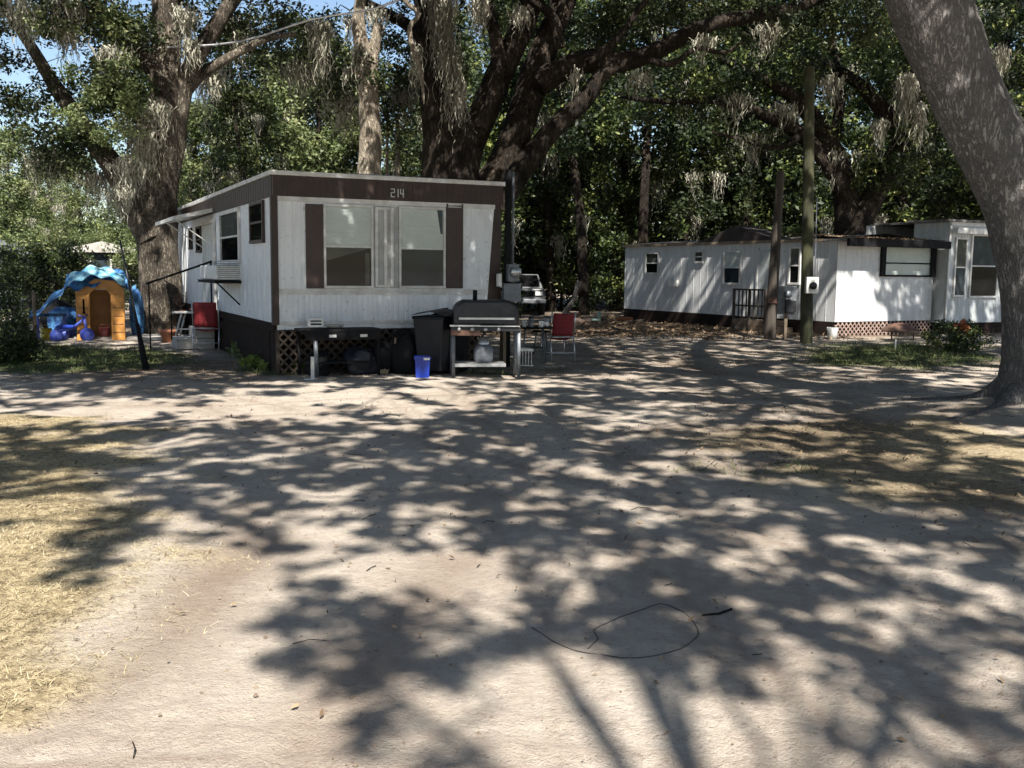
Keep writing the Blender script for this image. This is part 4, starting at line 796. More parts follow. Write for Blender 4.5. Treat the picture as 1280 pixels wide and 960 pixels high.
# white side table with clutter, far left of home
p = gp(239, 430); o = thing('side_table', 'white plastic side table with slanted legs by the left oak', 'table', tuple(p), .1)
MB().box(-.33, .33, -.25, .25, .66, .70).build('table_top', M['white'], o, bevel=.01)
for x in (-1, 1):
    for y in (-.2, .2): leg(o, (x * .32, y, 0), (x * .14, y, .66), .022, M['trim'])
    MB().cyl((x * .23, -.2, .33), (x * .23, .2, .33), .015).build('stretcher', M['trim'], o)
MB().cyl((-.22, -.2, .33), (.22, -.2, .33), .015).build('stretcher', M['trim'], o)
c = p + np.array([-.2, 0, .70]); o = thing('fan', 'rusty little desk fan standing on the white side table', 'fan', tuple(c)); MB().lathe([(0, 0), (.1, 0), (.09, .02), (.02, .03), (.02, .14), (0, .14)]).build('base', M['rust'], o, True)
m = MB()
for k in range(10):
    a = k * math.pi / 10; m.path([(.13 * math.cos(a), -.04, .24 + .13 * math.sin(a)), (-.13 * math.cos(a), -.04, .24 - .13 * math.sin(a))], .003, 4)
t_ = np.linspace(0, 2 * math.pi, 17); m.path([(.13 * math.cos(a), -.03, .24 + .13 * math.sin(a)) for a in t_], .006, 5); m.build('cage', M['rust'], o); MB().cyl((0, -.03, .24), (0, .06, .24), .04).build('motor', M['black'], o)
c = p + np.array([.12, -.05, .70]); o = thing('tray', 'dark tray with folded rag on the white side table', 'tray', tuple(c)); MB().box(-.15, .15, -.1, .1, 0, .03).build('pan', M['black'], o, bevel=.01); MB().sheet(lambda a, b: (-.1 + a * .2, -.07 + b * .14, .035 + .03 * math.sin(a * 5 + b * 4) ** 2), 8, 8).build('rag', M['terracotta'], o, True)
p = gp(212, 428); o = thing('flower_pot', 'round terracotta flower pot at the foot of the left oak', 'flower pot', tuple(p)); MB().lathe([(0, 0), (.15, 0), (.19, .22), (.215, .22), (.215, .29), (.195, .29), (.18, .22), (0, .2)], seg=22).build('pot', M['terracotta'], o, True)
crown('dry_stems', np.array([[0, 0, .34], [.06, 0, .42], [-.07, .03, .38]]), [.1, .1, .1], 30, .06, M['litter'], o, rs)
# concrete slab by the oak
g = [gp(165, 428), gp(345, 424), gp(300, 418), gp(160, 421)]
tag(MB().box(-1.6, 1.3, -.7, .7, 0, .06).build('concrete_slab', M['concrete'], None, bevel=.01), 'pale concrete slab on the ground before the playhouse and oak', 'slab').location = tuple(gp(190, 424) + np.array([0, .3, 0]))
# handrail at side steps of near home
base = f1.O + f1.u * (sdoor[0]) ; o = thing('side_steps', 'side door steps with a thin dark handrail on the near home', 'steps', tuple(base), R25)
for k in range(2): MB().box(-.8 + .35 * k, -.07, .0, .9, .22 * k, .22 * (k + 1) - .01).build('tread', M['concrete'], o, bevel=.01)
MB().path([(-1.35, -.05, 1.3), (-.1, -.05, 1.75)], .022, 8).path([(-1.3, -.05, 0), (-1.3, -.05, 1.32)], .014, 8).path([(-.12, -.05, .66), (-.12, -.05, 1.74)], .018, 8).path([(-.9, -.05, .2), (-.9, -.05, 1.3), (-1.0, -.05, 1.36)], .014, 6).build('handrail', M['black'], o, True)

# ================================================================== playhouse and toys at the left
p = gp(127, 426); sx = p[1] / F; o = thing('playhouse', 'tan orange plastic playhouse with arched doorway under a blue tarp', 'playhouse', tuple(p), .36)
hw = 28 * sx; hh = 1.32; dw = 11 * sx
pts = [(-hw, 0), (-dw, 0), (-dw, 1.02), (-dw * .6, 1.13), (0, 1.17), (dw * .6, 1.13), (dw, 1.02), (dw, 0), (hw, 0), (hw, hh * .86), (hw * .6, hh), (-hw * .2, hh + .06), (-hw, hh * .82)]
m = MB(); 
m.prism([(-hw, 0), (-dw - .02, 0), (-dw - .02, 1.02), (-hw, 1.02)], -.03, .03).prism([(dw + .02, 0), (hw, 0), (hw, 1.02), (dw + .02, 1.02)], -.03, .03)
m.prism([(-hw, 1.02), (-dw - .02, 1.02), (-dw * .6, 1.13), (dw * .6, 1.13), (dw + .02, 1.02), (hw, 1.02), (hw, 1.14), (hw * .6, hh), (-hw * .2, hh + .04), (-hw, 1.1)], -.03, .03)
m.build('front_wall', M['orange'], o, bevel=.01)
MB().box(-hw, -hw + .05, .03, 1.0, 0, 1.1).box(hw - .05, hw, .03, 1.0, 0, 1.1).box(-hw + .05, hw - .05, .95, 1.0, 0, 1.1).build('side_wall', M['orange'], o)
MB().box(-hw * .72, -hw * .64, -.04, -.03, .62, .92).box(-hw * .74, -hw * .62, -.045, -.04, .60, .63).build('window_slot', M['dark'], o)
m = MB()
for z in (.18, .36, .54, .72): m.box(-hw + .03, -dw - .05, -.036, -.03, z, z + .012); m.box(dw + .05, hw - .03, -.036, -.03, z, z + .012)
m.build('panel_grooves', M['rust'], o)
# tarp over roof
tp_ = thing('tarp', 'crumpled blue and turquoise tarp draped over playhouse roof and toys', 'tarp', tuple(p), .36)
def tf(a, b):
    x = -1.45 + a * 2.05; ridge = 1.40 * math.exp(-((x + .05) / 1.25) ** 4) + .16 * (vnoise(np.array([x * 3 + 9]), np.array([b * 4]), 5)[0] - .3); y = -.06 + b * 1.3 + .1 * math.sin(x * 5)
    z = max(.55, ridge) + .10 * math.sin(b * 9 + x * 4) * .6 - (.22 * (1 - b) ** 2) + .05 * math.sin(x * 17 + b * 11) + .10 * math.sin(b * math.pi)
    if x < -.75: z = z * .5 + .5 * (.95 - (-.75 - x) * .5)
    return (x, y, z)
MB().sheet(tf, 44, 20).build('tarp_sheet', M['tarp'], tp_, True)
def tf2(a, b):
    x = -.62 + a * 1.15; z = 1.16 + .30 * math.sin(math.pi * min(1, a * .8 + .1)) + .04 * math.sin(a * 19 + b * 7) + .22 * b - .06; return (x, -.30 + b * .5, z + .02)
MB().sheet(tf2, 24, 10).build('pale_fold', M['tarplite'], tp_, True)
c = p + np.array([-.12, .45, 0]); 
rsx = np.random.RandomState(9)
def toy(name, label, px, py, build_):
    c = gp(px, py); o_ = thing(name, label, 'toy', tuple(c), rsx.rand()); build_(o_); return o_
def tric(o_):
    MB().path([(-.3, 0, .22), (0, 0, .30), (.25, 0, .5), (.3, 0, .2)], .03, 8).build('frame', M['toyblue'], o_, True); MB().path([(.22, -.2, .58), (.25, 0, .52), (.22, .2, .58)], .02, 8).build('handlebar', M['toyblue'], o_, True)
    MB().cyl((.3, -.03, .15), (.3, .03, .15), .15, seg=20).build('wheel', M['toyblue'], o_, True)
    for y in (-.17, .17): MB().cyl((-.3, y - .03, .13), (-.3, y + .03, .13), .13, seg=16).build('wheel', M['toyblue'], o_, True)
    MB().box(-.2, .05, -.12, .12, .3, .36).build('seat', M['blue'], o_, bevel=.02)
toy('tricycle', 'blue toy tricycle parked left of the playhouse door', 92, 427, tric)
def slide(o_):
    MB().box(-.35, .3, -.2, .2, .50, .56).build('table_top', M['tarp'], o_, bevel=.02)
    for x in (-.3, .25):
        for y in (-.16, .16): MB().box(x - .025, x + .025, y - .025, y + .025, 0, .5).build('leg', M['toyblue'], o_)
toy('play_table', 'blue plastic play table at the far left under the tarp edge', 66, 423, slide)
def bucket(m_):
    def b_(o_): MB().lathe([(0, 0), (.09, 0), (.12, .26), (.11, .26), (.085, .02), (0, .02)]).build('pail', M[m_], o_, True); MB().path([(-.11, 0, .26), (-.07, 0, .33), (.07, 0, .33), (.11, 0, .26)], .006).build('handle', M[m_], o_)
    return b_
toy('bucket', 'yellow toy pail at the left edge of the toy pile', 58, 425, bucket('toyyellow')); toy('bucket', 'pink toy pail standing in the playhouse doorway', 131, 424, bucket('pink'))
lump('folded_canopy', 'rolled dark blue canopy standing right of the playhouse', 'canopy', gp(172, 421), .13, .16, .60, M['tarp'], 4)
for (px_, py_, rx_, rz_, mm, nm_, lb_, ct_) in ((398, 461, .16, .20, 'black', 'clutter_box', 'black bucket-like bundle under the left end of the black table', 'bundle'), (452, 460, .24, .22, 'dkplastic', 'storage_bundle', 'dark storage bundle under the right end of the black table', 'bundle'), (478, 458, .18, .26, 'black', 'sack', 'black sack standing left of the leaning plywood boards', 'sack')):
    q_ = hp(px_, .36); lump(nm_, lb_, ct_, q_, rx_, .16, rz_, M[mm], int(px_))
lump('tarp_heap', 'heaped blue tarp bundle filling the gap left of the playhouse', 'tarp', gp(84, 419), .34, .3, .34, M['tarp'], 31)
lump('dark_bundle', 'dark heap of yard gear behind the tricycle', 'bundle', gp(72, 416), .36, .3, .42, M['black'], 41)
lump('laundry_heap', 'purple and blue cloth heap beside the tricycle', 'cloth', gp(80, 422), .22, .2, .17, M['toyblue'], 12)
# leaning thin dark post
p = gp(183, 461); tp = at(150, 300, p[1] + .3); o = thing('garden_stake', 'thin dark metal post leaning left in the grass before the playhouse', 'post', tuple(p)); MB().cyl((0, 0, -.05), tuple((tp - p) * .35), .055, .03).build('lower_tube', M['black'], o, True); MB().cyl(tuple((tp - p) * .35), tuple(tp - p), .02, .014).build('upper_tube', M['dkmetal'], o, True)
# wire fence at left edge
p = gp(46, 434); o = thing('wire_fence', 'low wire fence with rough posts under the vines at the left edge', 'fence', tuple(p), 0); 
for k in range(7): MB().cyl((-.02 - k * .75, -k * .55, 0), (-.02 - k * .75, -k * .55, 1.1 + .06 * (k % 3)), .035).build('post', M['wood'], o, True)
m = MB(); A = np.array([0, 0, 0.]); B = np.array([-4.5, -3.3, 0.])
for z in np.arange(.1, 1.06, .12): m.cyl(A + [0, 0, z], B + [0, 0, z], .004, seg=4)
for t in np.linspace(0, 1, 46): m.cyl(A + (B - A) * t, A + (B - A) * t + [0, 0, 1.05], .003, seg=4)
m.build('wire_mesh', M['grey'], o)
p = gp(41, 426); tp = at(9, 383, p[1] - .6); tag(MB().cyl((0, 0, 0), tuple(tp - p), .03).build('leaning_pole', M['alu']), 'pale metal pole leaning on the vine-covered fence', 'pole').location = tuple(p)

# ================================================================== pickup, junk, wheelbarrow
p = gp(650, 387); p = np.array([p[0], min(p[1], 40.0), 0]); p[0] = (650 - 640) / F * p[1]
o = thing('pickup_truck', 'old faded grey pickup truck parked nose forward beyond the near home', 'pickup truck', tuple(p), 0)
m = MB().prism([(-.88, .45), (.88, .45), (.9, .75), (.86, 1.0), (-.86, 1.0), (-.9, .75)], -2.6, 2.6); m.build('body', M['truck'], o, bevel=.06)
m = MB().add([(-.82, -1.1, 1.0), (.82, -1.1, 1.0), (.66, -.5, 1.52), (-.66, -.5, 1.52), (-.82, .9, 1.0), (.82, .9, 1.0), (.66, .7, 1.52), (-.66, .7, 1.52)], [(3, 2, 6, 7), (0, 4, 7, 3), (1, 2, 6, 5), (4, 5, 6, 7), (0, 1, 2, 3)]); m.build('cab', M['truck'], o)
MB().add([(-.72, -1.06, 1.06), (.72, -1.06, 1.06), (.62, -.56, 1.48), (-.62, -.56, 1.48)], [(0, 1, 2, 3)]).build('windshield', M['dark'], o).location = (0, -.03, .01)
for x in (-.66, .66):
    MB().box(x - .14, x + .14, -2.66, -2.6, .74, .88).build('headlight', M['shell'], o, bevel=.01)
    for y in (-1.7, 1.6): MB().cyl((x * 1.2 - .11, y, .36), (x * 1.2 + .11, y, .36), .36, seg=20).build('wheel', M['rubber'], o, True)
MB().box(-.5, .5, -2.64, -2.6, .70, .90).build('front_grille', M['dark'], o); MB().box(-.92, .92, -2.78, -2.64, .45, .60).build('bumper', M['grey'], o, bevel=.02)
# leaning log + junk
p = gp(705, 394); tag(Tubes().add([(0, 0, 0), (.35, 0, .6), (.55, .0, 1.3)], [.12, .10, .09], .15, 8, .06).build('leaning_log', M['bark_grey']), 'grey log propped upright among the debris beyond the red chair', 'log').location = tuple(p)
p = gp(749, 402); o = thing('pipe_stub', 'short pale green pipe standing in debris near the long home', 'pipe', tuple(p)); MB().cyl((0, 0, 0), (0, 0, .32), .06).cyl((0, 0, .06), (-.25, 0, .05), .05).build('pipe', M['palegreen'], o, True)
rs = np.random.RandomState(21)
kinds = ['rust', 'wood', 'ply', 'terracotta', 'palelat', 'lattice']
adj = ['rusty flat scrap piece', 'weathered grey plank', 'pale plywood offcut', 'reddish clay block', 'pinkish broken slat', 'dark brown plank']
spots = [(716, 396), (742, 399), (765, 397), (780, 400), (728, 402), (796, 404)]
where = ['right of the leaning log', 'left of the green pipe stub', 'just right of the green pipe stub', 'by the left corner of the long home', 'below the leaning log', 'under the left end of the long home']
for (pp, k_, ad, wh) in zip(spots, kinds, adj, where):
    c = gp(*pp); ob = MB().box(-.3, .3, -.09, .09, 0, .10).build('scrap_board', M[k_], None, bevel=.01); ob.location = tuple(c); ob.rotation_euler = (.05, rs.uniform(-.08, .08), rs.uniform(-.6, .6)); tag(ob, ad + ' lying in the debris ' + wh, 'debris', 'boards in the debris')
p = gp(1124, 424); o = thing('wheelbarrow', 'rusty upturned wheelbarrow tray resting before the long home lattice', 'wheelbarrow', tuple(p), .1)
MB().sheet(lambda a, b: (-.42 + .84 * a, -.3 + .6 * b, .22 + .20 * math.sin(math.pi * a) ** .6 * math.sin(math.pi * b) ** .5), 16, 10).build('tray', M['rust'], o, True)
for x in (-.3, .28): leg(o, (x, -.2, 0), (x, -.15, .24), .018, M['rust'])
MB().path([(-.4, -.18, .2), (.75, -.16, .14)], .018, 6).path([(-.4, .18, .2), (.75, .16, .14)], .018, 6).build('handles', M['wood'], o)
p = gp(1040, 424); o = thing('bucket', 'pale bucket on the ground right of the mossy pole', 'bucket', tuple(p)); MB().lathe([(0, 0), (.11, 0), (.14, .3), (.13, .3), (.10, .02), (0, .02)]).build('pail', M['trim'], o, True)
p = gp(1119, 437); tag(MB().box(-.015, .015, -.01, .01, 0, .22).build('marker_stake', M['trim']), 'tiny pale marker stake in the grass before the wheelbarrow', 'stake').location = tuple(p)

# ================================================================== neighbour houses far left
def far_house(px, py, Y, w_, d_, hw_, hr, wall, roof_, label, rz=.3):
    c = at(px, py, Y); o_ = thing('neighbour_house', label, 'house', (c[0], Y, 0), rz)
    MB().box(-w_ / 2, w_ / 2, 0, d_, 0, hw_).build('wall', wall, o_)
    MB().prism([(-w_ / 2 - .3, hw_), (w_ / 2 + .3, hw_), (0, hw_ + hr)], -.3, d_ + .3).build('roof', roof_, o_)
    for x in (-w_ * .28, w_ * .22):
        wn = MB().box(x - .5, x + .5, -.06, -.01, 1.0, 2.0).build('window', M['trim'], o_); MB().box(x - .42, x + .42, -.07, -.062, 1.08, 1.92).build('pane', M['screen'], wn)
    return o_
far_house(-60, 300, 34, 4.5, 7, 2.0, .7, M['grey'], mat('dark_grey_roof', (.12, .13, .15), .9), 'grey neighbour house with dark roof at the left picture edge', .15)
far_house(128, 300, 46, 3.6, 6, 2.3, .5, M['screen'], M['concrete'], 'low neighbour house with pale roof seen left of the left oak')

# ================================================================== trees
rs = np.random.RandomState(77)
def tree(name, label, loc, group=None): return thing(name, label, 'tree', tuple(loc), 0, group)
TRUNKS = {'C': None}
def loc(pts, base): return [tuple(np.array(p) - base) for p in pts]
# --- big leaning oak at right (C)
YC = 11.5; bC = at(1303, 522, YC); bC[2] = 0
cen = [(1310, 532, 0.70), (1310, 505, .63), (1311, 480, .56), (1312, 450, .51), (1309, 400, .47), (1301, 340, .45), (1282, 262, .42), (1250, 200, .39), (1223, 150, .38), (1200, 100, .375), (1184, 60, .40), (1160, 0, .42), (1140, -60, .41), (1118, -130, .38)]
pc = [at(x, y, YC + .0) for x, y, r in cen]; rc = [r for *_, r in cen]; pc[0][2] = -.1
oakC = tree('oak_tree', 'big grey leaning oak trunk at the right edge of the picture', bC); tb = Tubes(); tb.add(loc(pc, bC), rc, .06, 72, .05, 5, flare=.16)
top = pc[-1] - bC
for a, e, L in ((2.6, .5, 7), (1.2, .8, 6), (3.6, .6, 7), (4.8, .7, 6), (.2, .8, 5)):
    d = np.array([math.cos(a), math.sin(a), 0]); tb.add([top - [0, 0, .5], top + d * L * .3 + [0, 0, L * e * .4], top + d * L * .65 + [0, 0, L * e * .7], top + d * L + [0, 0, L * e * .8]], [.3, .2, .13, .06], .3, 14, .06)
for a in (2.5, 3.6, 4.7):
    d = np.array([math.cos(a), math.sin(a), 0]); L = .9 + .5 * rs.rand(); tb.add([d * .35 + [0, 0, .35], d * .75 + [0, 0, .10], d * (.75 + L * .5) + [0, 0, .04], d * (.75 + L) + [0, 0, -.05]], [.16, .10, .055, .02], .1, 14, .10, record=False)
# --- out-of-frame oaks behind the camera and at left whose crowns shade the lot
bA = np.array([4.6, -8.5, 0]); bB = np.array([-8.5, -1.0, 0]); bE0 = np.array([-8.2, 10.5, 0.])
bD = at(203, 426, 24.3); bD[2] = 0; bE = at(568, 410, 28); bE[2] = 0; bR = np.array([12.5, 17.0, 0])
def big(base, label, h0, r0, seed):
    o_ = tree('oak_tree', label, base); t_ = Tubes(); r_ = np.random.RandomState(seed)
    t_.add([(0, 0, -.1), (0.05, .1, .8), (.2, -.1, h0 * .6), (.1, .2, h0)], [r0 * 1.4, r0, r0 * .85, r0 * .8], .2, 24, .07, flare=.15)
    for k in range(6):
        a = k * 1.05 + r_.rand() * .5; L = 5 + 3 * r_.rand(); d = np.array([math.cos(a), math.sin(a), 0]); q0 = np.array([.1, .2, h0])
        t_.add([q0 - [0, 0, .4], q0 + d * L * .3 + [0, 0, L * .28], q0 + d * L * .6 + [0, 0, L * .42], q0 + d * L + [0, 0, L * .5]], [r0 * .5, r0 * .3, r0 * .16, .04], .3, 12, .06)
    return o_, t_
oakA, tA = big(bA, 'oak standing behind the viewpoint on the right whose crown shades the lot', 4.6, .5, 1)
oakB, tB = big(bB, 'oak standing behind the viewpoint on the left', 4.6, .42, 2)
oakL, tL = big(bE0, 'oak just outside the left edge beside the sandy lot', 4.4, .45, 3)
oakR, tR = big(bR, 'oak outside the right edge beyond the leaning trunk', 4.6, .45, 4)
# --- left oak (D)
oakD = tree('oak_tree', 'massive forked oak with moss and pale lit bark left of the near home', bD); tD = Tubes()
def TP(lst, Y, base): return [tuple(at(x, y, Y) - base) for x, y, *_ in lst], [l[2] for l in lst]
def addl(T_, lst, Y, base, step=.15, seg=20, amp=.08, **k):
    p_, r_ = TP(lst, Y, base); T_.add(p_, r_, step, seg, amp, **k)
addl(tD, [(204, 432, .78), (204, 415, .62), (202, 385, .50), (198, 330, .47), (195, 290, .49), (194, 250, .50), (200, 200, .42), (203, 150, .37), (206, 90, .34), (208, 30, .32), (206, -60, .30)], 24.3, bD, .1, 56, .09, flare=.2)
addl(tD, [(190, 300, .34), (168, 258, .33), (146, 215, .28), (120, 180, .24), (98, 148, .20), (70, 110, .17), (40, 60, .13), (0, 0, .10)], 24.1, bD, .15, 24)
addl(tD, [(206, 250, .26), (216, 190, .26), (225, 130, .24), (236, 90, .21), (258, 50, .20), (285, 10, .17), (320, -40, .14)], 24.5, bD, .15, 24)
addl(tD, [(222, 130, .16), (250, 95, .13), (290, 70, .11), (330, 50, .08), (370, 42, .05)], 24.8, bD, .2, 12)
addl(tD, [(205, 110, .2), (170, 60, .16), (130, 20, .13), (90, -30, .1)], 24.0, bD, .2, 16)
addl(tD, [(200, 170, .13), (160, 140, .1), (130, 110, .06)], 23.6, bD, .2, 10)
# --- centre oak (E)
oakE = tree('oak_tree', 'dark many-trunked oak rising behind the near home roof with a long limb to the right', bE); tE = Tubes()
addl(tE, [(566, 415, .95), (566, 350, .85), (562, 280, .78), (560, 215, .70), (556, 150, .62), (548, 90, .58), (543, 40, .52), (536, -40, .45)], 28, bE, .12, 48, .09, flare=.15)
addl(tE, [(570, 260, .5), (584, 190, .42), (605, 140, .38), (628, 85, .36), (650, 40, .33), (668, -10, .30), (690, -80, .25)], 27.6, bE, .15, 28)
addl(tE, [(585, 330, .55), (608, 250, .48), (635, 195, .44), (655, 140, .42), (668, 95, .40), (685, 50, .36), (705, 0, .32), (730, -70, .26)], 27.9, bE, .15, 32)
addl(tE, [(672, 105, .34), (700, 88, .32), (737, 76, .30), (775, 78, .27), (815, 66, .24), (850, 48, .22), (890, 30, .19), (940, 20, .17), (1000, 8, .14), (1060, -20, .11)], 27.6, bE, .15, 24)
addl(tE, [(622, 260, .34), (645, 222, .32), (672, 185, .29), (700, 152, .26), (732, 124, .23), (748, 98, .2), (770, 82, .17)], 27.4, bE, .15, 20)
addl(tE, [(600, 160, .2), (618, 110, .2), (622, 60, .18), (610, 10, .15), (600, -40, .12)], 27.2, bE, .2, 14)
addl(tE, [(545, 80, .2), (520, 40, .17), (490, 20, .14), (450, 0, .11)], 27.6, bE, .2, 14)
addl(tE, [(700, 60, .15), (690, 20, .13), (650, -10, .1)], 27.3, bE, .2, 12)
addl(tE, [(735, 78, .12), (770, 50, .10), (800, 10, .08), (830, -30, .06)], 27.3, bE, .2, 10)
addl(tE, [(800, 72, .10), (840, 80, .09), (870, 60, .07), (905, 66, .05), (930, 50, .03)], 27.3, bE, .2, 10)
dead = thing('dead_branch', 'crooked bleached dead branch hanging left of the dark centre oak', 'branch', tuple(at(520, 110, 26)))
dd = at(520, 110, 26); Tubes().add([tuple(at(x, y, 26) - dd) for x, y in ((503, -20), (507, 2), (524, 17), (512, 34), (516, 60), (526, 90), (530, 130))], [.07, .07, .065, .06, .07, .06, .02], .12, 10, .1).build('wood', M['bark_pale'], dead)
# --- pale tree behind the near home roof (W)
bW = at(462, 418, 26.5); bW[2] = 0; tW_ = tree('dead_tree', 'pale bare tree trunk rising just behind the near home roof', bW); tW = Tubes()
addl(tW, [(462, 425, .38), (462, 330, .34), (460, 240, .32), (463, 190, .30), (462, 140, .27), (459, 95, .25), (452, 55, .20), (448, 25, .16), (452, -10, .13)], 26.5, bW, .12, 24, .06)
addl(tW, [(461, 105, .2), (468, 60, .15), (473, 30, .11)], 26.5, bW, .12, 14)
addl(tW, [(460, 105, .10), (446, 92, .08), (438, 84, .05)], 26.4, bW, .1, 10)
tW.build('trunk', M['bark_pale'], tW_)
moss_mesh('moss', [(*(at(450, 60, 26.3) - bW), .25, 1.3, 40), (*(at(432, 85, 26.3) - bW), .1, .9, 18)], tW_, rs)
for px_, pt_, pw, lb in ((497, 142, .075, 'thin pale straight trunk right of the bare pale tree'), (484, 134, .05, 'thinner pale sapling trunk next to the bare pale tree')):
    b_ = at(px_, 408, 30); b_[2] = 0; o_ = tree('sapling', lb, b_); Tubes().add([(0, 0, -.1), (0, 0, 2), tuple(at(px_, pt_, 30) - b_)], [pw * 1.2, pw, pw * .9], .3, 8, .05).build('trunk', M['bark_pale'], o_); crown('crown', at(px_, pt_ - 30, 30) - b_ + rs.normal(size=(14, 3)) * .45, np.full(14, .3), 40, .12, M['leaf_oak'], o_, rs)
# --- right-back oak (G)
bG = at(1062, 402, 33); bG[2] = 0; oakG = tree('oak_tree', 'dark sprawling oak with long bare limbs behind the long home', bG); tG = Tubes()
addl(tG, [(1064, 402, .6), (1064, 320, .5), (1058, 250, .42), (1044, 197, .34), (1016, 148, .28), (996, 125, .24), (966, 104, .18), (930, 88, .13), (895, 70, .08)], 33, bG, .2, 24)
addl(tG, [(1056, 235, .3), (1025, 192, .26), (996, 164, .23), (964, 148, .20), (932, 135, .17), (890, 125, .13), (839, 127, .10), (776, 121, .06)], 32.6, bG, .2, 16)
addl(tG, [(1064, 300, .4), (1100, 230, .36), (1128, 172, .30), (1104, 138, .25), (1070, 102, .20), (1034, 82, .15), (1000, 60, .1)], 32.8, bG, .2, 20)
addl(tG, [(1128, 172, .25), (1150, 110, .22), (1160, 50, .2), (1150, -20, .16)], 32.8, bG, .2, 14)
addl(tG, [(1016, 148, .14), (1000, 170, .12), (970, 185, .1), (930, 175, .07), (890, 165, .04)], 32.4, bG, .2, 10)
addl(tG, [(1040, 195, .2), (1050, 120, .17), (1040, 50, .14), (1050, -20, .1)], 33.2, bG, .2, 12)

# visible foliage of the big oaks: ellipsoids picked in the scene
def blobs(lst, base):
    P_ = []; 
    for (x, y, Y_, rx, ry, rd, n_) in lst: P_.append(sp(x, y, Y_, rx, ry, rd, n_, rs))
    return np.vstack(P_) - base
HOLES = [(20, 55, 22, 16), (58, 68, 22, 16), (28, 104, 26, 12), (12, 185, 22, 28), (290, 130, 30, 22), (262, 165, 16, 26), (322, 150, 14, 12), (30, 210, 22, 10), (245, 110, 8, 10),
         (728, 104, 9, 8), (770, 138, 10, 10), (703, 128, 8, 12), (853, 156, 7, 8), (812, 188, 9, 7), (845, 195, 7, 14), (635, 50, 8, 12), (520, 50, 10, 14), (605, 145, 14, 24), (646, 190, 6, 8), (505, 30, 8, 8), (740, 10, 8, 6), (380, 122, 8, 10), (700, 140, 10, 6)]
def holes(Pw, f_=1.0):
    px, py, z = project(Pw); k = np.ones(len(Pw), bool)
    for (x, y, a, b) in HOLES: k &= (((px - x) / a) ** 2 + ((py - y) / b) ** 2) > f_
    return k
def crown_of(parent, base, C_, R_, per, size, m, name='crown'):
    k = holes(C_ + base, 1.3); return crown(name, C_[k], R_[k], per, size, M[m], parent, rs)
far = {}
bases = {'A': bA, 'B': bB, 'L': bE0, 'C': bC, 'R': bR, 'D': bD, 'E': bE}
names = list(bases); DD = np.array([np.linalg.norm(CL[:, :2] - bases[k][:2], axis=1) for k in names]); own = DD.argmin(0)
for nm, o_, t_ in (('A', oakA, tA), ('B', oakB, tB), ('L', oakL, tL), ('C', oakC, tb), ('R', oakR, tR), ('D', oakD, tD), ('E', oakE, tE)):
    k = own == names.index(nm); c_ = CL[k] - bases[nm]; r_ = CR[k]
    if len(c_) == 0: continue
    print(nm, len(c_)); sub = c_[rs.permutation(len(c_))[:max(10, len(c_) // 42)]]; t_.reach(sub, rs, .09, 5)
    for tw_, _ in sprays:
        if names[int(np.argmin([np.linalg.norm(tw_[0][:2] - bases[k2][:2]) for k2 in names]))] == nm: tw2 = tw_ - bases[nm]; t_.reach([tw2[0]], rs, .03, 5, tip=.014); t_.add([tuple(p_) for p_ in tw2[::3]] if len(tw2) > 6 else [tuple(tw2[0]), tuple(tw2[-1])], list(np.linspace(.016, .006, len(tw2[::3]) if len(tw2) > 6 else 2)), .3, 5, .03, record=False)
    crown('high_crown' if nm in 'DE' else 'crown', c_, r_, 21, .13, M['leaf_oak'], o_, rs)
cD = blobs([(20, 30, 24, 70, 50, 1.5, 60), (110, 20, 24, 60, 40, 1.5, 45), (60, 120, 24.5, 55, 30, 1.2, 26), (140, 112, 23.3, 42, 34, .8, 55), (70, 200, 24, 70, 22, 1, 22), (150, 30, 23.5, 50, 40, .8, 36), (95, 175, 24, 60, 25, 1, 34), (240, 35, 25.5, 60, 45, 1.5, 45), (320, 30, 26, 60, 40, 1.5, 40), (-30, 110, 23, 40, 90, 1.5, 45), (170, 60, 25, 40, 40, 1, 26)], bD)
tD.reach(cD[rs.permutation(len(cD))[:110]], rs, .06, 5, jit=.18)
crown_of(oakD, bD, cD, np.full(len(cD), .42), 75, .11, 'leaf_oak')
cDp = blobs([(150, 90, 22.6, 30, 22, .7, 14), (120, 115, 22.5, 26, 16, .6, 12), (165, 130, 22.7, 24, 18, .6, 11), (105, 150, 22.8, 30, 14, .6, 10), (145, 172, 22.7, 34, 12, .6, 11), (85, 85, 22.8, 20, 16, .6, 8), (100, 140, 23, 30, 24, .6, 18), (60, 30, 23, 40, 24, .8, 16), (150, 160, 23, 34, 20, .5, 14)], bD); crown_of(oakD, bD, cDp, np.full(len(cDp), .24) * (.6 + .9 * rs.rand(len(cDp))), 42, .085, 'leaf_pale', 'pale_foliage')  # paler leaf clumps on the left part of the crown
cE = blobs([(430, 95, 27.5, 45, 45, 1.2, 32), (380, 50, 28, 60, 40, 1.5, 42), (495, 130, 29, 30, 60, 1.2, 26), (500, 50, 29, 45, 50, 1.5, 30), (620, 20, 29, 60, 30, 1.5, 30), (740, 35, 29, 60, 30, 1.5, 40), (840, 10, 28.5, 90, 30, 1.5, 60), (960, 20, 28.5, 90, 35, 1.5, 60), (720, 110, 29.5, 50, 35, 1, 16), (470, 90, 26.3, 14, 20, .4, 6), (1060, 20, 28.5, 70, 40, 1.5, 45)], bE)
tE.reach(cE[rs.permutation(len(cE))[:170]], rs, .06, 5, jit=.2)
crown_of(oakE, bE, cE, np.full(len(cE), .45), 70, .12, 'leaf_oak')
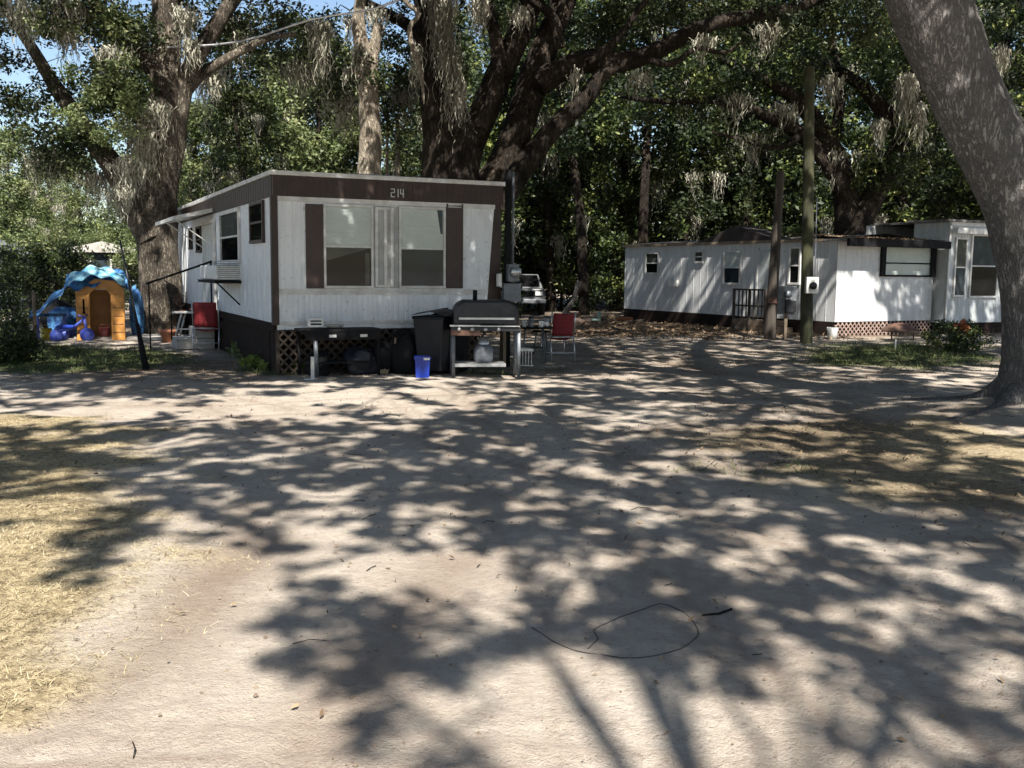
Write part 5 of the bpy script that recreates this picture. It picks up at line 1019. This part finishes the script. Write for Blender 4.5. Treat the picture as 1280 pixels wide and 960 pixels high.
cG = blobs([(960, 80, 33, 90, 40, 2, 60), (1080, 50, 32, 90, 60, 2, 70), (1160, 140, 32.5, 60, 90, 1.5, 50), (980, 170, 33.5, 80, 36, 1.5, 40), (870, 100, 33, 70, 40, 1.5, 40), (1110, 200, 32.5, 50, 50, 1.2, 36), (1230, 120, 31, 60, 120, 1.5, 60), (830, 130, 33.5, 60, 25, 1.5, 22)], bG)
tG.reach(cG[rs.permutation(len(cG))[:170]], rs, .07, 5, jit=.2)
crown_of(oakG, bG, cG, np.full(len(cG), .5), 70, .14, 'leaf_dark')
tb.build('trunk', M['bark_grey'], oakC); tA.build('trunk', M['bark_grey'], oakA); tB.build('trunk', M['bark_grey'], oakB); tL.build('trunk', M['bark_grey'], oakL); tR.build('trunk', M['bark_grey'], oakR)
tD.build('trunk', M['bark_left'], oakD); tE.build('trunk', M['bark_dark'], oakE); tG.build('trunk', M['bark_dark'], oakG)
def mt(lst, base): return [(*(at(x, y, Y_) - base), w_, l_, n_) for (x, y, Y_, w_, l_, n_) in lst]
moss_mesh('moss', mt([(75, -10, 23.2, .5, 1.5, 90), (85, 30, 23.2, .2, 1.2, 40), (100, 5, 23.3, .35, 1.0, 60), (180, 160, 23.6, .5, 1.4, 130), (160, 200, 23.5, .45, 1.2, 110), (150, 235, 23.3, .35, 1.0, 80), (195, 130, 23.6, .4, 1.1, 90), (230, 10, 24, .35, 1.4, 60), (238, 50, 24, .25, .8, 40), (175, 35, 24, .4, .9, 60), (297, 35, 25, .16, 1.2, 30), (250, 80, 27, .8, 1.6, 90), (268, 92, 25, .25, 1.0, 40), (30, 0, 23, .6, 1.3, 70), (140, 60, 23, .5, 1.2, 70), (60, 190, 24, .7, 1.2, 70), (120, 215, 24.5, .5, 1.3, 60), (300, 20, 26, .6, 1.1, 60)], bD), oakD, rs)
moss_mesh('moss', mt([(552, -15, 26.5, .42, 2.6, 200), (565, 60, 26.8, .25, 2.2, 110), (575, 100, 26.9, .14, 1.6, 50), (600, 0, 26.8, .35, 1.1, 70), (400, 28, 26, .3, 1.7, 150), (440, 20, 27, .3, .8, 60), (520, 60, 26.4, .15, 1.6, 40), (470, 10, 27, .5, .9, 60), (650, 10, 27, .3, .8, 50), (380, 80, 28, .9, 1.3, 110), (430, 120, 28.5, .7, 1.5, 100), (500, 110, 29, .5, 1.5, 70), (720, 90, 27.2, .25, .7, 30), (880, 45, 27.3, .4, .8, 40), (960, 30, 27.3, .5, 1.0, 50), (800, 90, 28.5, .5, .9, 40)], bE), oakE, rs)
moss_mesh('moss', mt([(1134, 95, 31, .35, 2.0, 110), (1150, 130, 31, .2, 1.7, 50), (1100, 150, 31.5, .3, 1.2, 50), (1040, 95, 32, .5, 1.4, 60), (1250, 60, 29, .3, 1.4, 50), (980, 130, 32.5, .6, 1.2, 50), (920, 120, 32.5, .7, 1.2, 60), (860, 100, 33, .5, 1.0, 40), (1040, 190, 32.5, .4, 1.3, 40), (940, 170, 32.5, .6, 1.2, 50)], bG), oakG, rs)

# --- woods behind: prototypes, copied
def proto(seed, h, nc, col, size, hw_, low=.25, rt=.14, m_b='bark_dark'):
    r_ = np.random.RandomState(seed); t_ = Tubes(); lean = r_.normal(size=2) * .04
    t_.add([(0, 0, -.2), (lean[0] * h * .3, lean[1] * h * .3, h * .3), (lean[0] * h + .3 * r_.normal(), lean[1] * h, h * .65), (lean[0] * h * 1.5, lean[1] * h, h * .95)], [rt * 1.3, rt, rt * .7, .04], .5, 9, .06)
    z = h * (low + (1 - low) * r_.rand(nc)); rr = hw_ * np.sqrt(r_.rand(nc)) * np.clip(1.25 - z / h, .35, 1); a = r_.rand(nc) * 6.28
    c_ = np.column_stack([rr * np.cos(a) + lean[0] * z, rr * np.sin(a) + lean[1] * z, z]); t_.reach(c_[::3], r_, .05, 4)
    c_ = c_[:]; return t_, c_, r_
protos = []
for k, (h, nc, col, size, hw_, low, rt, per) in enumerate(((15, 150, 'leaf_dark', .22, 3.2, .2, .16, 120), (13, 130, 'leaf_oak', .2, 3.0, .3, .13, 120), (17, 110, 'leaf_dark', .22, 2.6, .38, .19, 110), (11, 120, 'leaf_pale', .19, 2.8, .25, .11, 120))):
    t_, c_, r_ = proto(100 + k, h, nc, col, size, hw_, low, rt)
    o_ = thing('woods_tree', 'x', 'tree', (0, 0, 0)); t_.build('trunk', M['bark_dark'], o_); crown('crown', c_, np.full(len(c_), .75), per, size, M[col], o_, r_)
    mo = [(c_[i][0], c_[i][1], c_[i][2] - .3, .4, 1.4, 26) for i in range(0, len(c_), 9)]; moss_mesh('moss', mo, o_, r_)
    protos.append(o_)
used = set()
def put(k, px, Y_, sc, lb, rz=None, grp='trees of the woods behind the homes'):
    o_ = protos[k] if k not in used else copy_tree(protos[k]); used.add(k); o_.location = ((px - 640) / F * Y_, Y_, 0); o_.rotation_euler = (0, 0, rs.rand() * 6.28 if rz is None else rz); o_.scale = (sc, sc, sc); tag(o_, lb, 'tree', grp); return o_
LB = 'tall dark tree standing in the woods behind the long home'
for (k, px, Y_, sc) in ((0, 690, 41, .95), (2, 730, 38, .9), (0, 770, 44, 1.05), (2, 800, 39, .95), (1, 845, 42, 1), (0, 880, 47, 1.1), (2, 925, 42, .9), (1, 960, 45, 1.05), (0, 1010, 42, 1), (2, 1060, 46, 1.1), (0, 1110, 40, .95), (1, 1160, 43, 1), (0, 1215, 39, 1), (2, 1270, 42, 1), (0, 640, 49, 1.1), (0, 1330, 36, 1), (1, 745, 52, 1.2), (0, 1130, 54, 1.2)): put(k, px, Y_, sc, LB)
LB2 = 'pale moss-hung tree in the thinner woods behind the near home'
for (k, px, Y_, sc) in ((3, 350, 40, .9), (1, 400, 44, .9), (3, 455, 42, .95), (1, 515, 40, .9), (3, 575, 46, 1.0), (3, 300, 50, .95), (0, 620, 42, .9), (3, 540, 54, 1.1), (1, 440, 56, 1.0), (0, 350, 60, .95)): put(k, px, Y_, sc, LB2, grp='trees behind the near home')
LB3 = 'sunlit green tree far off behind the playhouse'
for (k, px, Y_, sc) in ((3, 40, 48, .62), (3, 110, 52, .66), (3, 165, 47, .62), (1, -20, 44, .75), (3, 235, 55, .62), (3, 285, 40, .72), (3, 235, 38, .70), (1, 325, 37, .74), (3, 5, 38, .62), (1, 215, 50, .95), (3, 75, 62, .8), (1, 190, 64, .8)): put(k, px, Y_, sc, LB3, grp='far trees behind the playhouse')
# understory
sproto = []
for k, (m_, n_, hh_, ww) in enumerate((('leaf_dark', 46, 3.6, 1.6), ('leaf_oak', 40, 2.6, 1.4), ('leaf_dark', 60, 5.0, 1.9))):
    r_ = np.random.RandomState(300 + k); o_ = thing('shrub', 'x', 'shrub'); z = hh_ * r_.rand(n_) ** .9; a = r_.rand(n_) * 6.28; rr = ww * np.sqrt(r_.rand(n_)) * (1.1 - .5 * z / hh_)
    c_ = np.column_stack([rr * np.cos(a), rr * np.sin(a), z + .2]); crown('foliage', c_, np.full(n_, .55), 95, .15, M[m_], o_, r_); t_ = Tubes(); t_.add([(0, 0, -.1), (.05, 0, hh_ * .5), (0, .1, hh_ * .8)], [.07, .05, .02], .3, 6); t_.reach(c_[::2], r_, .04, 4); t_.build('stem', M['bark_dark'], o_); sproto.append(o_)
sused = set()
def puts(k, px, Y_, sc, lb, grp):
    o_ = sproto[k] if k not in sused else copy_tree(sproto[k]); sused.add(k); o_.location = ((px - 640) / F * Y_, Y_, 0); o_.rotation_euler = (0, 0, rs.rand() * 6.28); o_.scale = (sc, sc, sc * (.9 + .2 * rs.rand())); tag(o_, lb, 'shrub', grp)
for (k, px, Y_, sc) in ((2, 660, 44.5, 1), (2, 700, 43, .95), (0, 735, 41, 1), (2, 762, 42, 1), (0, 690, 48, 1.1), (2, 740, 48, 1.2), (2, 800, 46, 1), (0, 850, 45, 1), (2, 900, 44, 1), (0, 950, 43, 1), (2, 1000, 44, 1), (0, 1050, 44, 1.1), (2, 1100, 43, 1), (0, 1150, 42, 1), (2, 1200, 41, 1), (0, 1260, 40, 1), (2, 630, 46, 1), (2, 780, 52, 1.3), (2, 860, 52, 1.3), (2, 960, 52, 1.3), (2, 1060, 50, 1.3), (2, 1180, 48, 1.3)):
    puts(k, px, Y_, sc, 'dark leafy shrub at the foot of the woods behind the homes', 'shrubs under the woods')
for (k, px, Y_, sc) in ((1, 330, 36, .9), (1, 400, 38, .9), (1, 470, 38, .9), (1, 540, 37, .9), (0, 600, 36, 1)):
    puts(k, px, Y_, sc, 'mid green shrub behind the near home', 'shrubs behind the near home')
for (k, px, Y_, sc) in ((1, 70, 30, .85), (0, 35, 29, .62), (0, 90, 32, .62), (1, 175, 38, .75), (2, -30, 27, .6)):
    puts(k, px, Y_, sc, 'dark shrub growing behind the playhouse and toys', 'shrubs behind the playhouse')
# far woods mass
n_ = 900; r_ = np.random.RandomState(5); X_ = r_.uniform(-45, 55, n_); Y_ = r_.uniform(68, 80, n_); Z_ = r_.uniform(0, 9.5, n_); px_ = 640 + F * X_ / Y_
k = np.where(px_ < 600, Z_ < 4.5 + 2 * vnoise(X_ * .3, X_ * 0, 3), True); c_ = np.column_stack([X_, Y_, Z_])[k]; k = holes(c_, 1.2); c_ = c_[k]
o_ = crown('far_woods', c_, np.full(len(c_), 2.2), 60, .75, M['leaf_dark'], None, r_); tag(o_, 'dense dark far woods closing the view behind all the trees', 'woods', kind='stuff')

# vines at the left edge, weeds, bush
p = gp(5, 470); o = thing('vine_thicket', 'dark tangled vines covering the fence at the left edge', 'bush', tuple(p), 0)
c_ = np.vstack([sp(0, 440, 17, 38, 40, .8, 60, rs), sp(-15, 400, 18.5, 34, 60, .8, 60, rs), sp(10, 360, 21, 26, 50, .6, 40, rs), sp(30, 420, 19.5, 12, 40, .4, 22, rs)]) - p; c_[:, 2] = np.maximum(c_[:, 2], .1)
crown('foliage', c_, np.full(len(c_), .25), 70, .075, M['leaf_oak'], o, rs)
m_ = MB()
for k in range(16): q0 = c_[rs.randint(len(c_))]; q1_ = q0 + rs.normal(size=3) * .6; m_.cyl((q0[0], q0[1], 0), tuple(q0), .012, seg=5)
m_.build('stems', M['bark_dark'], o)['kind'] = 'stuff'
def broad_plant(px, py, n_, L, m, label, cat='weed', name='weed', seed=0):
    r_ = np.random.RandomState(seed); p_ = gp(px, py); o_ = thing(name, label, cat, tuple(p_)); V = []; fc = []; tn = []; nv = 0
    for k in range(n_):
        a = r_.rand() * 6.28; Lk = L * (.6 + .6 * r_.rand()); w_ = Lk * .12; el = .5 + .9 * r_.rand(); p0_ = np.array([r_.normal() * .18, r_.normal() * .12, 0]); d = np.array([math.cos(a), math.sin(a), 0]); s_ = np.array([-d[1], d[0], 0]); prev = None
        for j in range(6):
            t = j / 5; c = p0_ + d * Lk * t * math.cos(el) + np.array([0, 0, 1]) * Lk * (t * math.sin(el) - .38 * t * t); ww = w_ * math.sin(math.pi * min(1, .12 + t * .88)) ; cur = (c - s_ * ww + [0, 0, ww * .3], c + s_ * ww + [0, 0, ww * .3])
            if prev is not None: V += [prev[0], prev[1], cur[1], cur[0]]; tn.append(.2 + .8 * r_.rand())
            prev = cur
    raw_mesh('leaves', np.array(V), len(tn), 4, m, o_, np.array(tn)); return o_
broad_plant(331, 459, 70, .42, M['leaf_bright'], 'broad-leaved green weed clump left of the lattice corner', seed=1)
broad_plant(357, 462, 70, .40, M['leaf_bright'], 'bright yellow-green weed clump in front of the lattice corner', seed=2)
broad_plant(312, 447, 60, .45, M['leaf_pale'], 'darker weed clump along the near home side wall', seed=3)
broad_plant(377, 463, 14, .28, M['leaf_bright'], 'small green seedling beside the pale stake', seed=4)
broad_plant(590, 467, 12, .16, M['grass'], 'tiny grass tuft under the gas grill', seed=5)
p = gp(1200, 440); o = thing('bush', 'low dark rose-like bush before the third home by the big trunk', 'bush', tuple(p)); c_ = sp(1198, 422, p[1], 44, 22, .6, 70, rs) - p; c_[:, 2] = np.maximum(c_[:, 2], .05)
crown('foliage', c_, np.full(len(c_), .16), 45, .065, M['leaf_dark'], o, rs); m_ = MB()
for k in range(14): q0 = c_[rs.randint(len(c_))]; m_.cyl((q0[0] * .4, q0[1] * .4, 0), tuple(q0), .010, seg=5)
m_.build('stems', M['bark_dark'], o)['kind'] = 'stuff'; crown('dead_leaves', sp(1205, 408, p[1] - .3, 9, 6, .2, 6, rs) - p, np.full(6, .1), 26, .07, leafmat('orange_leaves', [(0, (.25, .07, .02)), (1, (.6, .2, .07))]), o, rs)
# debris along foot of the long home
P = scatter(7000, 1.5, 9, 24, 36, lambda a, b, c, d: .5 * (b < 425) + 0 * a, rs); P[:, 2] += .03 * rs.rand(len(P))
tag(raw_mesh('wood_chips', leaf_quads(P, .13, rs, 1.2, .3), len(P), 4, M['litter'], None, rs.rand(len(P)) * .9 + .1), 'brown bark chips and dead leaves piled along the long home', 'debris', kind='stuff')
# leaves lying on the roofs
P = np.column_stack([RS.uniform(0, 3, 2600), RS.uniform(-.5, 1.9, 2600), np.zeros(2600)]); P[:, 2] = zt2 + .05 + (P[:, 1] + .5) / 2.4 * .15; ca, sa = math.cos(A2), math.sin(A2)
rl = raw_mesh('roof_leaves', leaf_quads(P, .09, rs, 2, .45), len(P), 4, M['litter'], H2, rs.rand(len(P))); rl['kind'] = 'stuff'
